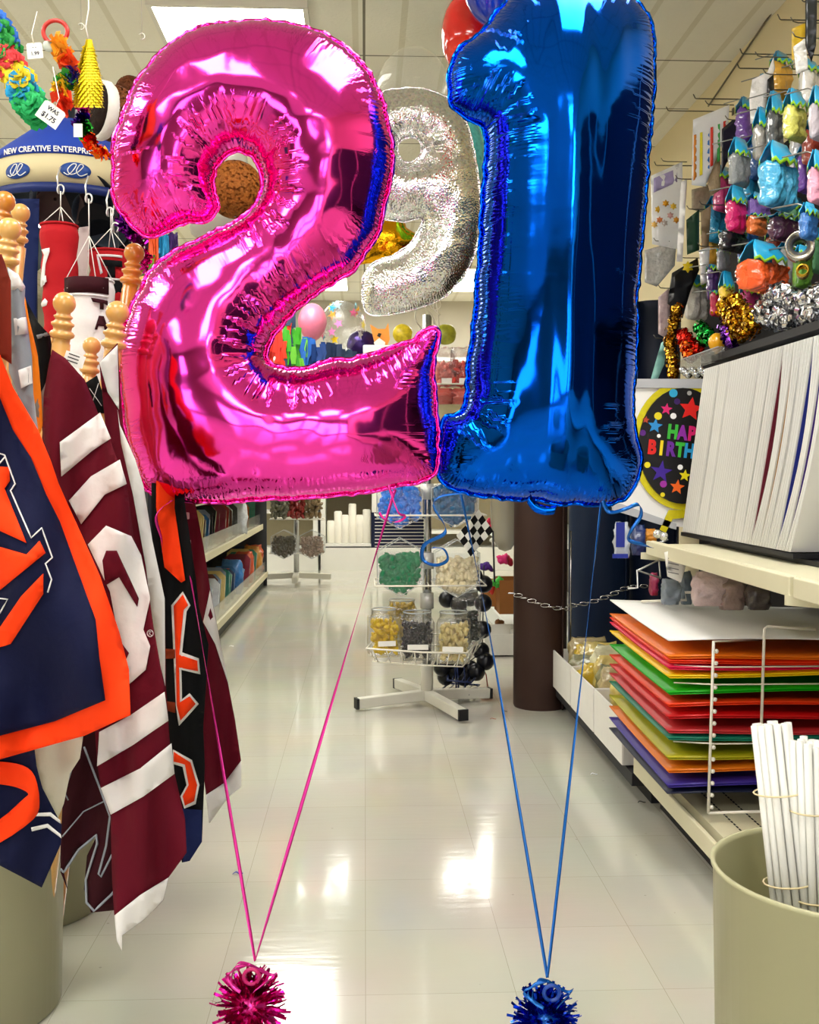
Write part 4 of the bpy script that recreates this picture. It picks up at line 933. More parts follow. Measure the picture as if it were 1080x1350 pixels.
# ------------------------------------------------------------------ flags on wooden poles (left)
WOOD = M('d8a458', .32, 0, .18, 22, coat=.4); WOODD = M('c47a20', .32, 0, .18, 22, coat=.4)
def pole(label, px, py, rpx, d, bot, mat=WOOD):
    c = P(px, py, d); r = rpx / F * d; bot = Vector(bot); ax = (c - bot); L_ = ax.length; z = ax.normalized()
    T = Matrix.Translation(bot) @ z.to_track_quat('Z', 'Y').to_matrix().to_4x4()
    t = thing('flag_pole', label, 'flag pole', bot)
    T = Matrix.Translation(-bot) @ T
    h = lambda k: L_ - k * r
    m = MB(); m.lathe([(.0165, 0), (.0165, h(3.6)), (r * .72, h(3.5)), (r * .8, h(3.1))], 20, T); m.build('pole', mat, t)
    pr = [(r * .75, h(3.15)), (r * 1.05, h(2.95)), (r * 1.12, h(2.7)), (r * .95, h(2.5)), (r * .78, h(2.4)), (r * .82, h(2.1)), (r * 1.0, h(1.95)), (r * 1.02, h(1.75)), (r * .75, h(1.6)), (r * .66, h(1.4)), (r * .8, h(1.3)), (r * .84, h(1.15)), (r * .62, h(1.0)), (r * .6, h(.85))]
    pr += [(r * math.cos(a), L_ + r * math.sin(a)) for a in np.linspace(-.9, PI / 2 - .02, 14)]
    m = MB(); m.lathe(pr, 28, T); m.build('finial', mat, t)
    return t
BN = Vector((-.80, 2.12, .03))
pole('light wooden flag pole with ball finial above the maroon striped flag', 85, 400, 14.5, 1.98, BN + Vector((.09, .02, 0)))
pole('smallest light wooden flag pole between two taller finials', 121, 456, 11.5, 2.2, BN + Vector((.12, .1, 0)))
pole('light wooden flag pole with finial touching the left of the pink balloon', 155, 412, 15, 2.05, BN + Vector((.15, -.02, 0)))
pole('darker honey wooden flag pole, finial highest beside the pink balloon', 177, 334, 13, 2.25, BN + Vector((.14, .12, 0)), WOODD)
pole('orange toned wooden flag pole at the left edge, topmost finial', 6, 266, 13.5, 1.95, BN + Vector((-.07, -.1, 0)), WOODD)
pole('light wooden flag pole behind the leftmost finials', 27, 281, 12, 2.05, BN + Vector((-.05, .02, 0)))
pole('light wooden flag pole with thick finial in front at the left edge', 13, 302, 14.5, 1.88, BN + Vector((-.02, -.08, 0)))
pole('pale wooden flag pole barely showing behind the black flag', 64, 452, 8, 2.3, BN + Vector((.02, .13, 0)))
pole('pale wooden finial half hidden by the pink balloon edge', 190, 374, 10, 2.38, (-.72, 2.62, .03))
MAR = cloth('5a041a'); MARD = cloth('300610'); WHT = cloth('dcdad8'); NAVY = cloth('080d30'); ORG = cloth('f23c08'); BLK = cloth('050608'); GRY = cloth('8e949c'); ORL = cloth('f08018'); CRM = cloth('d8d4c0')
def flag(name, lb, poly, dp, mat, parts=(), cat='flag', **kw):
    bp = P(sum(p[0] for p in poly) / len(poly), max(p[1] for p in poly), dp(poly[0][0], poly[0][1]))
    t = thing(name, lb, cat, bp)
    drape('cloth', poly, dp, mat, parent=t, base_pt=bp, **kw)
    for i, pt in enumerate(parts):
        nm, po, mt = pt[:3]; off = (pt[3] if len(pt) > 3 else .002) * 1.6 + .0025
        if pt[0].startswith('line'):
            m = MB(); q = []
            for (a, b), (c, e) in zip(po, po[1:]):
                k = max(1, int(math.hypot(c - a, e - b) / 8)); q += [(a + (c - a) * j / k, b + (e - b) * j / k) for j in range(k)]
            q.append(po[-1]); m.tube([P(x, y, dp(x, y) - off) - bp for x, y in q], pt[4] if len(pt) > 4 else .0013, 5); m.build('outline', mt, t)
        else: drape(nm, po, dp, mt, off=off, parent=t, base_pt=bp, th=.0008)
    return t
d1 = lambda x, y: 1.66 + .012 * math.sin(x * .06 + y * .012) + .03 * math.sin(x * .03 - y * .02) - .0003 * (x - 80)
flag('flag', 'large navy flag with orange border in the left foreground', [(-60, 380), (-20, 430), (0, 468), (17, 511), (50, 567), (67, 608), (77, 637), (94, 675), (132, 760), (157, 833), (170, 883), (172, 943), (155, 950), (111, 970), (0, 1001), (-70, 1010)], d1, ORG, [
    ('field', [(-60, 450), (-20, 490), (0, 525), (17, 567), (41, 604), (61, 652), (79, 688), (126, 817), (131, 868), (139, 923), (72, 951), (0, 970), (-70, 980)], NAVY, .003),
    ('letter', [(-40, 612), (12, 616), (13, 634), (6, 644), (35, 716), (0, 700), (-40, 690)], ORG, .006), ('letter', [(-40, 716), (0, 721), (35, 731), (52, 713), (60, 729), (0, 778), (-40, 800)], ORG, .006),
    ('letter', [(57, 756), (57, 783), (14, 849), (-30, 862), (-30, 840), (0, 827), (28, 786)], ORG, .006),
    ('line', [(-20, 592), (6, 600), (20, 638), (14, 647), (41, 709), (55, 696), (69, 735), (60, 743), (68, 764), (63, 781)], WHT, .006), ('line', [(-10, 788), (10, 790), (0, 808), (-20, 816)], WHT, .006), ('line', [(-20, 590), (-5, 616), (7, 602)], WHT, .006)])
d1b = lambda x, y: 1.72 + .015 * math.sin(x * .07 + y * .02)
flag('flag', 'navy sash end with white stripes and orange letter curve hanging over the left bin', [(-40, 985), (45, 985), (48, 1010), (56, 1039), (81, 1087), (80, 1113), (55, 1170), (0, 1141), (-40, 1125)], d1b, NAVY, [
    ('letter', catmull([(-30, 1002), (0, 1004), (30, 1009), (46, 1024), (52, 1057), (44, 1080), (0, 1111), (-30, 1120), (-30, 1090), (0, 1080), (30, 1054), (37, 1046), (22, 1038), (0, 1034), (-30, 1032)], 3), ORG, .004),
    ('stripe', [(46, 1072), (67, 1071), (79, 1081), (80, 1086), (66, 1076), (47, 1076)], WHT, .003), ('stripe', [(41, 1091), (63, 1086), (80, 1100), (81, 1105), (62, 1091), (42, 1096)], WHT, .003)])
dm = lambda x, y: 1.86 + .022 * math.sin(x * .07 + y * .01) + .008 * math.sin(x * .15 - y * .01) - .0002 * (y - 700) * .5
flag('flag', 'maroon flag with white stripes and large white digit beside the navy flag', [(69, 461), (86, 472), (111, 500), (129, 544), (144, 578), (167, 639), (176, 707), (192, 757), (201, 820), (217, 910), (224, 980), (230, 1020), (244, 1080), (246, 1124), (222, 1157), (215, 1187), (190, 1212), (161, 1233), (161, 1254), (154, 1240), (151, 1207), (148, 1160), (146, 1076), (133, 1039), (128, 1005), (125, 961), (110, 900), (100, 760), (75, 650), (56, 578), (58, 520), (65, 478)], dm, MAR, [
    ('stripe', [(79, 583), (132, 544), (146, 578), (122, 594), (81, 628)], WHT), ('stripe', [(91, 660), (120, 628), (158, 606), (167, 638), (138, 652), (107, 691)], WHT),
    ('digit', [(116, 718), (140, 693), (173, 707), (186, 732), (198, 789), (189, 830), (198, 852), (192, 883), (168, 904), (160, 860), (145, 780)], WHT),
    ('digit_gap', [(135, 739), (140, 726), (154, 726), (183, 789), (181, 800), (157, 761), (139, 772)], MAR, .0035), ('digit_gap', [(159, 846), (170, 861), (164, 874)], MAR, .0035),
    ('stripe', [(131, 965), (172, 943), (217, 912), (222, 950), (174, 983), (128, 1010)], WHT), ('stripe', [(133, 1039), (185, 1013), (226, 980), (230, 1020), (189, 1050), (146, 1074)], WHT),
    ('hem', [(222, 1157), (215, 1187), (190, 1212), (161, 1233), (161, 1254), (154, 1240), (151, 1207), (185, 1180)], WHT),
    ('line', [(198 + 4 * math.cos(a), 835 + 4.5 * math.sin(a)) for a in np.linspace(0, 2 * PI, 12)], WHT, .003, .0006), ('line', [(196.5, 838), (196.5, 832), (199.5, 833), (197, 835), (200, 838)], WHT, .003, .0005)])
dm2 = lambda x, y: 1.99 + .012 * math.sin(x * .09 + y * .012)
flag('flag', 'maroon flag with white side edge tucked between pole finials and the pink balloon', [(131, 478), (155, 452), (162, 560), (175, 610), (189, 640), (201, 713), (217, 789), (219, 905), (225, 1000), (215, 1030), (190, 900), (160, 700), (140, 570)], dm2, MAR, [
    ('white_edge', [(131, 478), (155, 455), (157, 540), (142, 517)], WHT), ('white_edge', [(155, 540), (158, 560), (178, 605), (189, 640), (201, 713), (217, 789), (218, 905), (210, 870), (201, 815), (192, 745), (176, 655), (160, 585)], WHT)])
dk = lambda x, y: 1.97 + .016 * math.sin(x * .1 + y * .02)
flag('flag', 'dark maroon flag with grey outlined shapes low behind the striped flag', [(100, 960), (131, 960), (140, 1039), (152, 1076), (180, 1160), (172, 1185), (150, 1200), (120, 1203), (111, 1172), (115, 1128), (128, 1102), (104, 1120), (84, 1150), (89, 1172), (80, 1150), (80, 1117), (83, 1043), (92, 998)], dk, MARD, [
    ('line', [(99, 1000), (85, 1045), (90, 1055)], GRY), ('line', [(82, 1103), (110, 1070), (136, 1057)], GRY), ('line', [(80, 1146), (84, 1150), (104, 1120), (127, 1101), (128, 1112), (113, 1160), (114, 1190), (124, 1201), (148, 1178), (170, 1143)], GRY, .003, .0024),
    ('line', [(111, 985), (132, 1040), (145, 1076), (140, 1115), (130, 1152), (133, 1156), (150, 1122), (155, 1104)], GRY, .003, .002), ('line', [(163 + 4 * math.cos(a), 1131 + 5 * math.sin(a)) for a in np.linspace(0, 2 * PI, 12)], WHT, .003, .0006)])
flag('flag', 'cream cloth corner hanging between the navy flag and the left bin', [(40, 960), (112, 955), (105, 1000), (92, 1020), (84, 1060), (76, 1080), (56, 1042), (45, 1000)], lambda x, y: 1.80 + .01 * math.sin(x * .1), CRM)
db = lambda x, y: 2.13 + .016 * math.sin(x * .12 + y * .008)
flag('flag', 'black flag with orange letters hanging right of the striped maroon flag', [(200, 600), (245, 600), (243, 660), (258, 760), (262, 800), (275, 850), (268, 960), (270, 1010), (268, 1060), (266, 1110), (250, 1135), (240, 1137), (230, 1050), (215, 960), (212, 880), (205, 780), (200, 700)], db, BLK, [
    ('orange_panel', [(206, 600), (232, 600), (230, 669), (244, 765), (239, 768), (217, 748), (206, 669)], ORG, .003),
    ('letter_border', [(226, 798), (241, 780), (251, 798), (246, 806), (240, 860), (262, 868), (264, 889), (239, 883), (240, 922), (250, 914), (262, 928), (236, 957), (232, 930)], WHT, .003), ('letter', [(229, 799), (241, 784), (248, 798), (242, 804), (236, 863), (260, 871), (261, 885), (236, 880), (237, 926), (250, 918), (258, 928), (238, 950), (233, 930), (232, 870)], ORG, .0045),
    ('letter_border', [(228, 988), (253, 1002), (263, 1035), (258, 1060), (243, 1066), (238, 1050), (246, 1035), (241, 1011), (228, 1007)], WHT, .003), ('letter', [(229, 991), (251, 1005), (260, 1035), (256, 1056), (244, 1062), (241, 1050), (249, 1035), (244, 1008), (229, 1004)], ORG, .0045),
    ('navy_hem', [(240, 1066), (266, 1068), (266, 1110), (250, 1135), (241, 1137)], cloth('16204c'), .003), ('letter', [(214, 855), (231, 856), (231, 868), (214, 869)], cloth('7c2c10'), .003), ('letter', [(216, 924), (231, 926), (231, 940), (217, 936)], cloth('7c2c10'), .003)])
dr = lambda x, y: 2.28 + .028 * math.sin(x * .09 + y * .006) + .008 * math.sin(x * .2)
flag('flag', 'plain maroon flag with white hem, rightmost of the hanging flags', [(228, 600), (252, 600), (257, 661), (268, 720), (277, 776), (293, 861), (310, 950), (318, 1005), (318, 1037), (300, 1052), (276, 1085), (272, 1050), (266, 998), (268, 950), (262, 880), (250, 800), (236, 700)], dr, MAR, [
    ('hem', [(318, 1003), (318, 1037), (300, 1052), (276, 1085), (272, 1048), (296, 1032)], WHT), ('white_edge', [(277, 778), (268, 820), (284, 849), (302, 905), (293, 861)], WHT)])
for y in (680, 716): 
    m = MB(); p = P(246 if y < 700 else 248, y, 2.25); m.box(p, (.012, .004, .014)); tag(m.build('plastic_clip', M('c89aa0', .3, 0, 0), bev=.002), '%s small clear clip on the rightmost maroon flag' % ('upper' if y < 700 else 'lower'), 'clip')
# upper left cloths
flag('flag', 'brown red folded flag at the left edge below the finials', [(-40, 340), (2, 335), (14, 370), (15, 480), (0, 470), (-40, 400)], lambda x, y: 1.80 + .01 * math.sin(x * .2), cloth('6e2212'))
flag('flag', 'grey and white folded flag at the left below the finials', [(10, 352), (24, 362), (33, 378), (32, 400), (42, 470), (44, 520), (52, 585), (45, 575), (28, 530), (12, 490)], lambda x, y: 1.84 + .012 * math.sin(x * .2), GRY, [('white_top', [(11, 354), (24, 362), (33, 378), (30, 384), (15, 382)], WHT), ('pale_stripe', [(18, 420), (34, 418), (37, 440), (20, 442)], WHT), ('pale_stripe', [(24, 488), (41, 482), (43, 505), (28, 512)], WHT)])
flag('flag', 'thin orange flag strip left of the black flag', [(30, 378), (38, 420), (50, 470), (54, 520), (56, 560), (50, 580), (44, 520), (42, 470), (32, 400)], lambda x, y: 1.9 + .01 * math.sin(x * .3), ORL)
flag('flag', 'black flag with a grey stripe left of the maroon flag', [(34, 395), (50, 425), (66, 442), (70, 470), (64, 490), (66, 520), (56, 570), (50, 480)], lambda x, y: 2.0 + .01 * math.sin(x * .2), BLK, [('grey_stripe', [(48, 442), (62, 438), (65, 442), (50, 447)], GRY)])
flag('flag', 'grey tan flag corner left of the maroon flag', [(66, 490), (58, 510), (40, 545), (60, 555), (66, 520)], lambda x, y: 1.9, cloth('857a74'))
flag('flag', 'black cloth with thin white lines between maroon flag and white edge', [(112, 505), (128, 495), (136, 520), (138, 545), (126, 545)], lambda x, y: 2.02, BLK, [('line', [(118, 512), (134, 535)], WHT, .003, .0006), ('line', [(130, 505), (122, 530)], WHT, .003, .0006)])
m = MB(); T = frame(P(98, 474, 1.95), (1, 0, -.35), (.3, 0, 1)); m.prism([(-.018, -.011), (.018, -.011), (.018, .011), (-.018, .011)], T, .001); o = m.build('price_tag', M('eeeeea', .6, 0, 0)); tag(o, 'small white tag with printed lines on the maroon flag pole', 'tag')
m = MB()
for k in range(3): m.prism([(-.012, -.006 + k * .006), (.008, -.006 + k * .006), (.008, -.004 + k * .006), (-.012, -.004 + k * .006)], T @ Matrix.Translation((0, 0, .0011)), .0003)
m.build('printed_lines', M('3a3a3a', .6, 0, 0), o)
# ------------------------------------------------------------------ cap display behind the flags
HD = 2.9
hc = P(66, 251, HD); R0 = .21; hc.y += R0
t = thing('cap_display', 'blue and tan round topped cap display rack behind the flag poles', 'display rack', (hc.x, hc.y, 0)); bb = t.location
BLU = M('14389a', .6, 0, .12, 10); BLUD = M('0d2260', .5, 0, .12, 10); TAN = M('c8bc94', .7, 0, .05, 10)
zb0 = hc.z; 
m = MB(); m.lathe([(R0, zb0 + .02), (R0 + .004, zb0 + .096)], 64, cap=False); m.build('tan_band', TAN, t, solid=.003)
m = MB(); m.lathe([(R0 + .006, zb0 + .096), (R0 + .004, zb0 + .118), (R0 * .45, zb0 + .215), (R0 * .3, zb0 + .235), (.001, zb0 + .24)], 64, cap=False); m.build('canopy', BLU, t, solid=.003)
m = MB(); m.lathe([(R0 + .006, zb0 - .004), (R0 + .008, zb0 + .02)], 64, cap=False); m.build('rim_hoop', BLUD, t, solid=.005)
for k in range(6):
    a = k * PI / 3 + .3; m = MB(); m.tube([(R0 * math.cos(a), R0 * math.sin(a), 0), (R0 * math.cos(a), R0 * math.sin(a), zb0)], .009, 10); m.build('upright', M('20242c', .4, .3, 0), t)
m = MB(); m.lathe([(R0 + .01, 0), (R0 + .01, .05), (.02, .05)], 48, cap=False); m.build('base', BLUD, t); m = MB(); m.tube([(0, 0, 0), (0, 0, zb0 + .3)], .015, 12); m.build('post', M('20242c', .4, .3, 0), t)
for k, z in enumerate((.55, .9, 1.25)):
    m = MB(); m.lathe([(.001, z), (R0 * .95, z), (R0 * .95, z + .012), (.001, z + .012)], 40, cap=False); m.build('shelf', BLUD, t)
def bendf(a0, R, z0):
    def f(p): a = a0 + p.x / R; return Vector((math.sin(a) * (R + p.z), -math.cos(a) * (R + p.z), z0 + p.y))
    return f
m = MB(); text_mb(m, 'NEW CREATIVE ENTERPRISES', .0205, None, .0008, .0003, bend=bendf(-.02, R0 + .009, zb0 + .1)); m.build('lettering', M('e8e8e4', .6, 0, 0), t)
for a0 in (-.43, .31, 1.05, -1.17):
    B = bendf(a0, R0 + .006, zb0 + .054); el = [(.04 * math.cos(a), .021 * math.sin(a)) for a in np.linspace(0, 2 * PI, 28)[:-1]]
    pts, tr = tri2d([el], [(x * .5, y * .5) for x, y in el]); m = MB(); m.add([B(Vector((x, y, 0))) for x, y in pts], tr, True); lg = m.build('oval_emblem', M('1a3f86', .5, 0, 0), t, solid=.002)
    sw = catmull([(-.03, -.008), (-.018, -.013), (-.004, .002), (.002, .015), (-.008, .015), (-.02, .0), (-.012, -.012), (.006, -.004), (.02, .012), (.012, .016), (.002, -.002), (.012, -.014), (.03, -.006)], 5, False)
    m = MB(); m.tube([B(Vector((x, y, .0022))) for x, y in sw], .0013, 5); m.build('script_mark', M('e8e8e4', .5, 0, 0), lg)
def cap(lb, px, py, d, col, rz, s=1):
    c = P(px, py, d); t = thing('baseball_cap', lb, 'cap', c, rz, 'caps on the round display'); r = .085 * s
    m = MB(); T = Matrix.Rotation(-.9, 4, 'X'); m.lathe([(r * math.cos(a), r * .85 * math.sin(a)) for a in np.linspace(0, PI / 2 - .02, 10)], 24, T, cap=False); m.build('crown', cloth(col[0]), t, solid=.003)
    q = [(x, -math.sqrt(max(0, 1 - (x / r) ** 2)) * r) for x in np.linspace(-r * .9, r * .9, 12)]; q += [(x, -r * .5 - math.sqrt(max(0, 1 - (x / r) ** 2)) * r * 1.15) for x in np.linspace(r * .9, -r * .9, 12)]
    m = MB(); m.prism(q, T, .004); m.build('brim', cloth(col[1]), t)
    m = MB(); m.ball(T @ Vector((0, 0, r * .86)), .006, 8); m.build('button', cloth(col[1]), t)
cap('dark brown and grey cap inside the round display', 78, 275, HD + .1, ('5a4a48', '2c1418'), .5, .8)
cap('dark grey cap right of the brown cap in the display', 132, 290, HD + .12, ('3a4450', '15181e'), -.4)
cap('black cap above the red and black windsock', 140, 318, HD + .15, ('16181e', '101014'), -.3, .8)
cap('grey cap at the left in the round display', 35, 262, HD + .14, ('565e66', '23272e'), .8)
for i, (pts, col, lb) in enumerate((([(20, 262), (52, 262), (48, 420), (25, 420)], '14204c', 'navy cloth panel hanging left of the red windsock'), ([(48, 300), (60, 300), (58, 350), (46, 360)], '3c4444', 'dark grey cloth beside the navy panel'), ([(40, 256), (48, 252), (44, 300), (36, 305)], '20242c', 'dark strap left of the brown cap'), ([(104, 300), (118, 298), (114, 372), (98, 372)], 'b8a8a4', 'pale narrow cloth right of the red windsock'), ([(96, 320), (106, 318), (104, 372), (93, 372)], '4c5668', 'grey blue narrow cloth beside the pale cloth'))):
    drape('hanging_cloth', pts, lambda x, y: 2.78 + .008 * math.sin(x * .3) + .004 * i, cloth(col)); tag(COL.objects[-1], lb, 'cloth')
m = MB(); m.box(P(96, 276, HD + .3), (.11, .004, .08)); m.box(P(100, 305, HD + .2), (.1, .006, .02)); tag(m.build('tan_card', TAN), 'plain tan card inside the round display', 'card')
# windsocks
def sock(lb, cx, y0, y1, rpx, d, mat, deco, hook, rb=None):
    c = P(cx, y1, d); top = P(cx, y0, d); H = top.z - c.z; r = rpx / F * d; rb = r * .9 if rb is None else rb / F * d
    t = thing('windsock', lb, 'windsock', c); dx = top.x - c.x
    v = []; n = 40; k = 12
    m = MB(); pr = [(rb + (r - rb) * i / k + .003 * math.sin(i * 1.9), H * i / k) for i in range(k + 1)]
    m.lathe(pr, n, cap=False); m.build('sleeve', mat, t, solid=.0012)
    m = MB(); m.tube([(r * math.cos(a), r * math.sin(a), H) for a in np.linspace(0, 2 * PI, 25)[:-1]], .003, 6, True); m.build('hoop', mat, t)
    hk = P(hook[0], hook[1], d) - c; m = MB()
    kn = Vector((hk.x * .9, hk.y, H + (hk.z - H) * .55))
    for a in (.3, 1.9, 3.4, 5.2): m.tube([(r * math.cos(a), r * math.sin(a), H), kn], .0011, 5)
    m.tube([kn, hk], .0014, 5); m.build('string', M('dcdad2', .5, 0, 0), t)
    def R_(z): return rb + (r - rb) * z / H
    for nm, po, mt in deco:      # po in px offsets from cx and y1 (up positive)
        q = [((x - cx) / F * d, (y1 - y) / F * d) for x, y in po]; q = dens(q, .008); pts, tr = tri2d([q], [])
        m = MB(); v = []
        for x, z in pts: rr = R_(z) + .004; a = math.asin(max(-.98, min(.98, x / rr))); v.append((math.sin(a) * rr, -math.cos(a) * rr, z))
        m.add(v, tr, True); m.build(nm, mt, t, solid=.001)
    return t
RED = cloth('a8161e'); 
sock('red windsock with white script hanging below the round display', 80, 298, 455, 23, 2.62, RED, [('white_script', [(62, 336), (74, 335), (74, 340), (68, 355), (66, 370), (68, 374), (66, 380), (58, 384), (59, 372), (63, 356), (66, 343)], WHT), ('white_script', [(58, 403), (66, 398), (70, 402), (68, 407), (60, 408)], WHT), ('white_script', [(60, 372), (68, 369), (69, 377), (62, 380)], WHT)], (80, 252), 20)
sock('maroon topped white windsock with maroon letters', 120, 371, 520, 30, 2.55, WHT, [('maroon_band', [(92, 373), (148, 373), (148, 394), (92, 393)], MARD), ('letter', [(129, 400), (147, 402), (147, 408), (143, 406), (143, 414), (139, 414), (139, 406), (131, 405)], MARD), ('letter', [(133, 440), (138, 422), (143, 422), (148, 440), (144, 440), (143, 435), (137, 435), (136, 440)], MARD), ('letter', [(94, 425), (97, 422), (100, 445), (95, 446)], MARD), ('line_trim', [(92, 394), (148, 396), (148, 398), (92, 396)], WHT)], (117, 262), 31)
sock('red and black windsock beside the honey coloured finial', 146, 333, 430, 26, 2.7, RED, [('white_line', [(135, 343), (166, 343), (166, 346), (138, 346), (143, 366), (140, 368)], WHT), ('black_letter', [(142, 350), (166, 350), (166, 358), (158, 358), (158, 372), (149, 372), (149, 358), (144, 358)], BLK), ('black_band', [(122, 374), (170, 374), (170, 410), (122, 410)], BLK), ('white_line', [(146, 372), (170, 373), (170, 375), (146, 375)], WHT)], (146, 275), 24)
for i, (x, y) in enumerate(((117, 262), (145, 280), (80, 250), (152, 300))):
    m = MB(); a = P(x, y, 2.7); m.tube([a + Vector((.008 * math.cos(q), 0, .012 * math.sin(q))) for q in np.linspace(-1.2, 4.2, 12)] + [a + Vector((-.008, 0, .03)), a + Vector((-.006, .02, .06))], .0022, 6); tag(m.build('hook', M('d4d4d0', .3, .5, 0)), '%s hook on the rim of the round display' % ('second', 'third', 'leftmost', 'rightmost')[i], 'hook')
# ------------------------------------------------------------------ hanging party goods, upper left
def petals(m, c, r, n, rnd, w=.5):
    for k in range(n):
        a = 2 * PI * k / n + rnd.uniform(-.2, .2); d = Vector((math.cos(a), rnd.uniform(-.6, .2), math.sin(a)))
        s = d.cross(Vector((0, 1, 0))).normalized(); p0 = Vector(c); nrm = Vector((0, -rnd.uniform(.1, .5), 0)) * r
        v = [p0, p0 + d * r * .45 + s * r * w + nrm, p0 + d * r * .95 + s * r * w * .5, p0 + d * r * .95 - s * r * w * .5, p0 + d * r * .45 - s * r * w + nrm]
        m.add(v, [(0, 1, 2), (0, 2, 3), (0, 3, 4)], True)
def lei(lb, path, cols, d, r, name='flower_garland'):
    b = P(*path[-1], d); t = thing(name, lb, 'garland', b); rnd = random.Random(len(lb)); q = catmull([(float(x), float(y)) for x, y in path], 7, False)
    step = max(1, len(q) // len(cols) // 2)
    m = MB(); m.tube([P(x, y, d) - b for x, y in q], .003, 5); m.build('cord', M('30402c', .6, 0, 0), t)
    per = len(q) / len(cols)
    for ci, col in enumerate(cols):
        m = MB()
        for x, y in q[int(ci * per):int((ci + 1) * per)]:
            c = P(x + rnd.uniform(-3, 3), y, d) - b
            for l in range(3): petals(m, c + Vector((rnd.uniform(-.4, .4) * r, (l - 1) * .02, rnd.uniform(-.3, .3) * r)), r, 6, rnd)
        m.build('petals', M(col, .6, 0, .12), t, solid=.0006)
    return t
lei('large petal garland in blue, green, red, yellow and teal at the upper left corner', [(-6, 30), (4, 55), (10, 80), (22, 98), (30, 115), (36, 132), (42, 148)], ['1c64c0', '1c9038', 'e03c40', 'e8cc20', '1c96c8', '20b060'], 1.75, .02)
t = thing('ring_toy', 'thin red ring hanging from the ceiling above the rainbow garland', 'ring', P(73, 58, 2.0)); bb = t.location
m = MB(); m.tube([P(73 + 16 * math.cos(a), 42 + 15 * math.sin(a), 2.0) - bb for a in np.linspace(0, 2 * PI, 26)[:-1]], .004, 8, True); m.build('ring', M('c02820', .35, 0, .1), t)
m = MB(); m.ball(P(65, 60, 2.0) - bb, .012, 12, (1, .4, 1)); m.build('disc_tag', M('b4bcb0', .4, 0, 0), t)
def fluff(lb, path, cols, d, r, n=70, name='rainbow_garland', mt=None, sz=.018):
    b = P(*path[-1][:2], d); t = thing(name, lb, 'garland', b); rnd = random.Random(len(lb) + n); q = catmull([(float(x), float(y)) for x, y in path], 8, False); per = len(q) / len(cols)
    for ci, col in enumerate(cols):
        m = MB()
        for k in range(n):
            x, y = q[min(len(q) - 1, int(rnd.uniform(ci, ci + 1) * per))]; c = P(x, y, d) - b
            dr = Vector((rnd.gauss(0, 1), rnd.gauss(0, 1), rnd.gauss(0, 1))).normalized(); e = c + dr * r * rnd.uniform(.5, 1.1); s = dr.cross(Vector((rnd.random(), rnd.random(), rnd.random()))).normalized()
            m.ribbon([c + dr * r * .2, (c + e) / 2 + s * .004, e], sz, s)
        m.build('tissue_fringe', (mt or (lambda c_: M(c_, .6, 0, .12)))(col), t)
    return t
fluff('rainbow fringe garland hanging under the thin red ring', [(75, 56), (85, 72), (95, 92), (99, 100), (88, 105), (80, 112), (82, 125), (86, 140)], ['f0a020', 'f0501c', '281c90', '2c8c2c', 'f0c020', 'e8401c'], 2.0, .02, 60)
fluff('shiny multicoloured foil garland hanging beside the coconut pinata', [(108, 125), (110, 150), (104, 160), (112, 172), (118, 185), (124, 192), (134, 202)], ['b01c80', '5020a0', '3cb040', 'f0501c', 'f07020'], 2.05, .017, 50, mt=tins, name='foil_garland', sz=.01)
t = thing('tassel_horn', 'yellow fringed tissue cone hanging from the ceiling', 'decoration', P(117, 130, 2.0)); bb = t.location
m = MB(); rnd = random.Random(3)
for row in range(22):
    s = row / 21; y = 52 + s * 78; w2 = 2.5 + 12 * min(1, s * 1.6)
    for k in range(16):
        a = 2 * PI * k / 16 + row; c = P(117.5 + w2 * math.cos(a), y, 2.0 + .014 * math.sin(a) * w2 / 12) - bb
        m.ribbon([c, c + Vector((.002 * math.cos(a), 0, -.010)), c + Vector((rnd.uniform(.004, .009) * math.cos(a), -.004, -.017))], .007, (-math.sin(a), math.cos(a), 0))
m.build('tissue_fringe', M('ecd81c', .6, 0, .08), t); m = MB(); m.lathe([(.011, 0), (.011, .06), (.002, .1)], 14, Matrix.Translation(P(117.5, 130, 2.0) - bb)); m.build('cone', M('d8c020', .6, 0, 0), t)
m = MB(); m.tube([P(117, 54, 2.0) - bb, P(113, 35, 2.0) - bb, P(117, 12, 2.0) - bb, P(116, -60, 2.0) - bb], .0012, 5); m.build('string', M('e8e4d8', .5, 0, 0), t)
def ptag(lb, px, py, d, w2, h2, rot, txt):
    t = P(px, py, d); T = frame(t, (math.cos(rot), 0, math.sin(rot)), (-math.sin(rot), 0, math.cos(rot))); m = MB(); m.prism([(-w2, -h2), (w2, -h2), (w2, h2 * .8), (w2 * .8, h2), (-w2 * .8, h2), (-w2, h2 * .8)], T, .001)
    o = m.build('price_tag', M('ecebe2', .6, 0, 0)); tag(o, lb, 'price tag'); m = MB()
    for s, y, z in txt: text_mb(m, s, z, T @ Matrix.Translation((0, y, .0013)), .0002, .0002)
    m.build('handwriting', M('20203a', .6, 0, 0), o)
    m = MB(); m.tube([T @ Vector((0, h2 * .8, .002)), T @ Vector((0, h2 * 1.8, .01)), t + Vector((-.01, .05, .09))], .0008, 5); m.build('string', M('e8e4d8', .5, 0, 0), o)
ptag('white price tag reading 1.75 at the tip of the large petal garland', 67, 151, 1.7, .019, .015, -.62, [('WAS', .004, .009), ('$1.75', -.009, .011)])
ptag('small white price tag hanging left of the thin red ring', 46, 67, 2.0, .014, .014, .1, [('- -', .004, .008), ('1.99', -.008, .009)])
m = MB(); T = frame(P(103, 172, 2.0), (1, 0, 0), (0, 0, 1)); m.prism([(-.008, -.012), (.008, -.012), (.008, .012), (-.008, .012)], T, .001); tag(m.build('price_tag', M('e8e6da', .6, 0, 0)), 'tiny blank price tag on the foil garland', 'price tag')
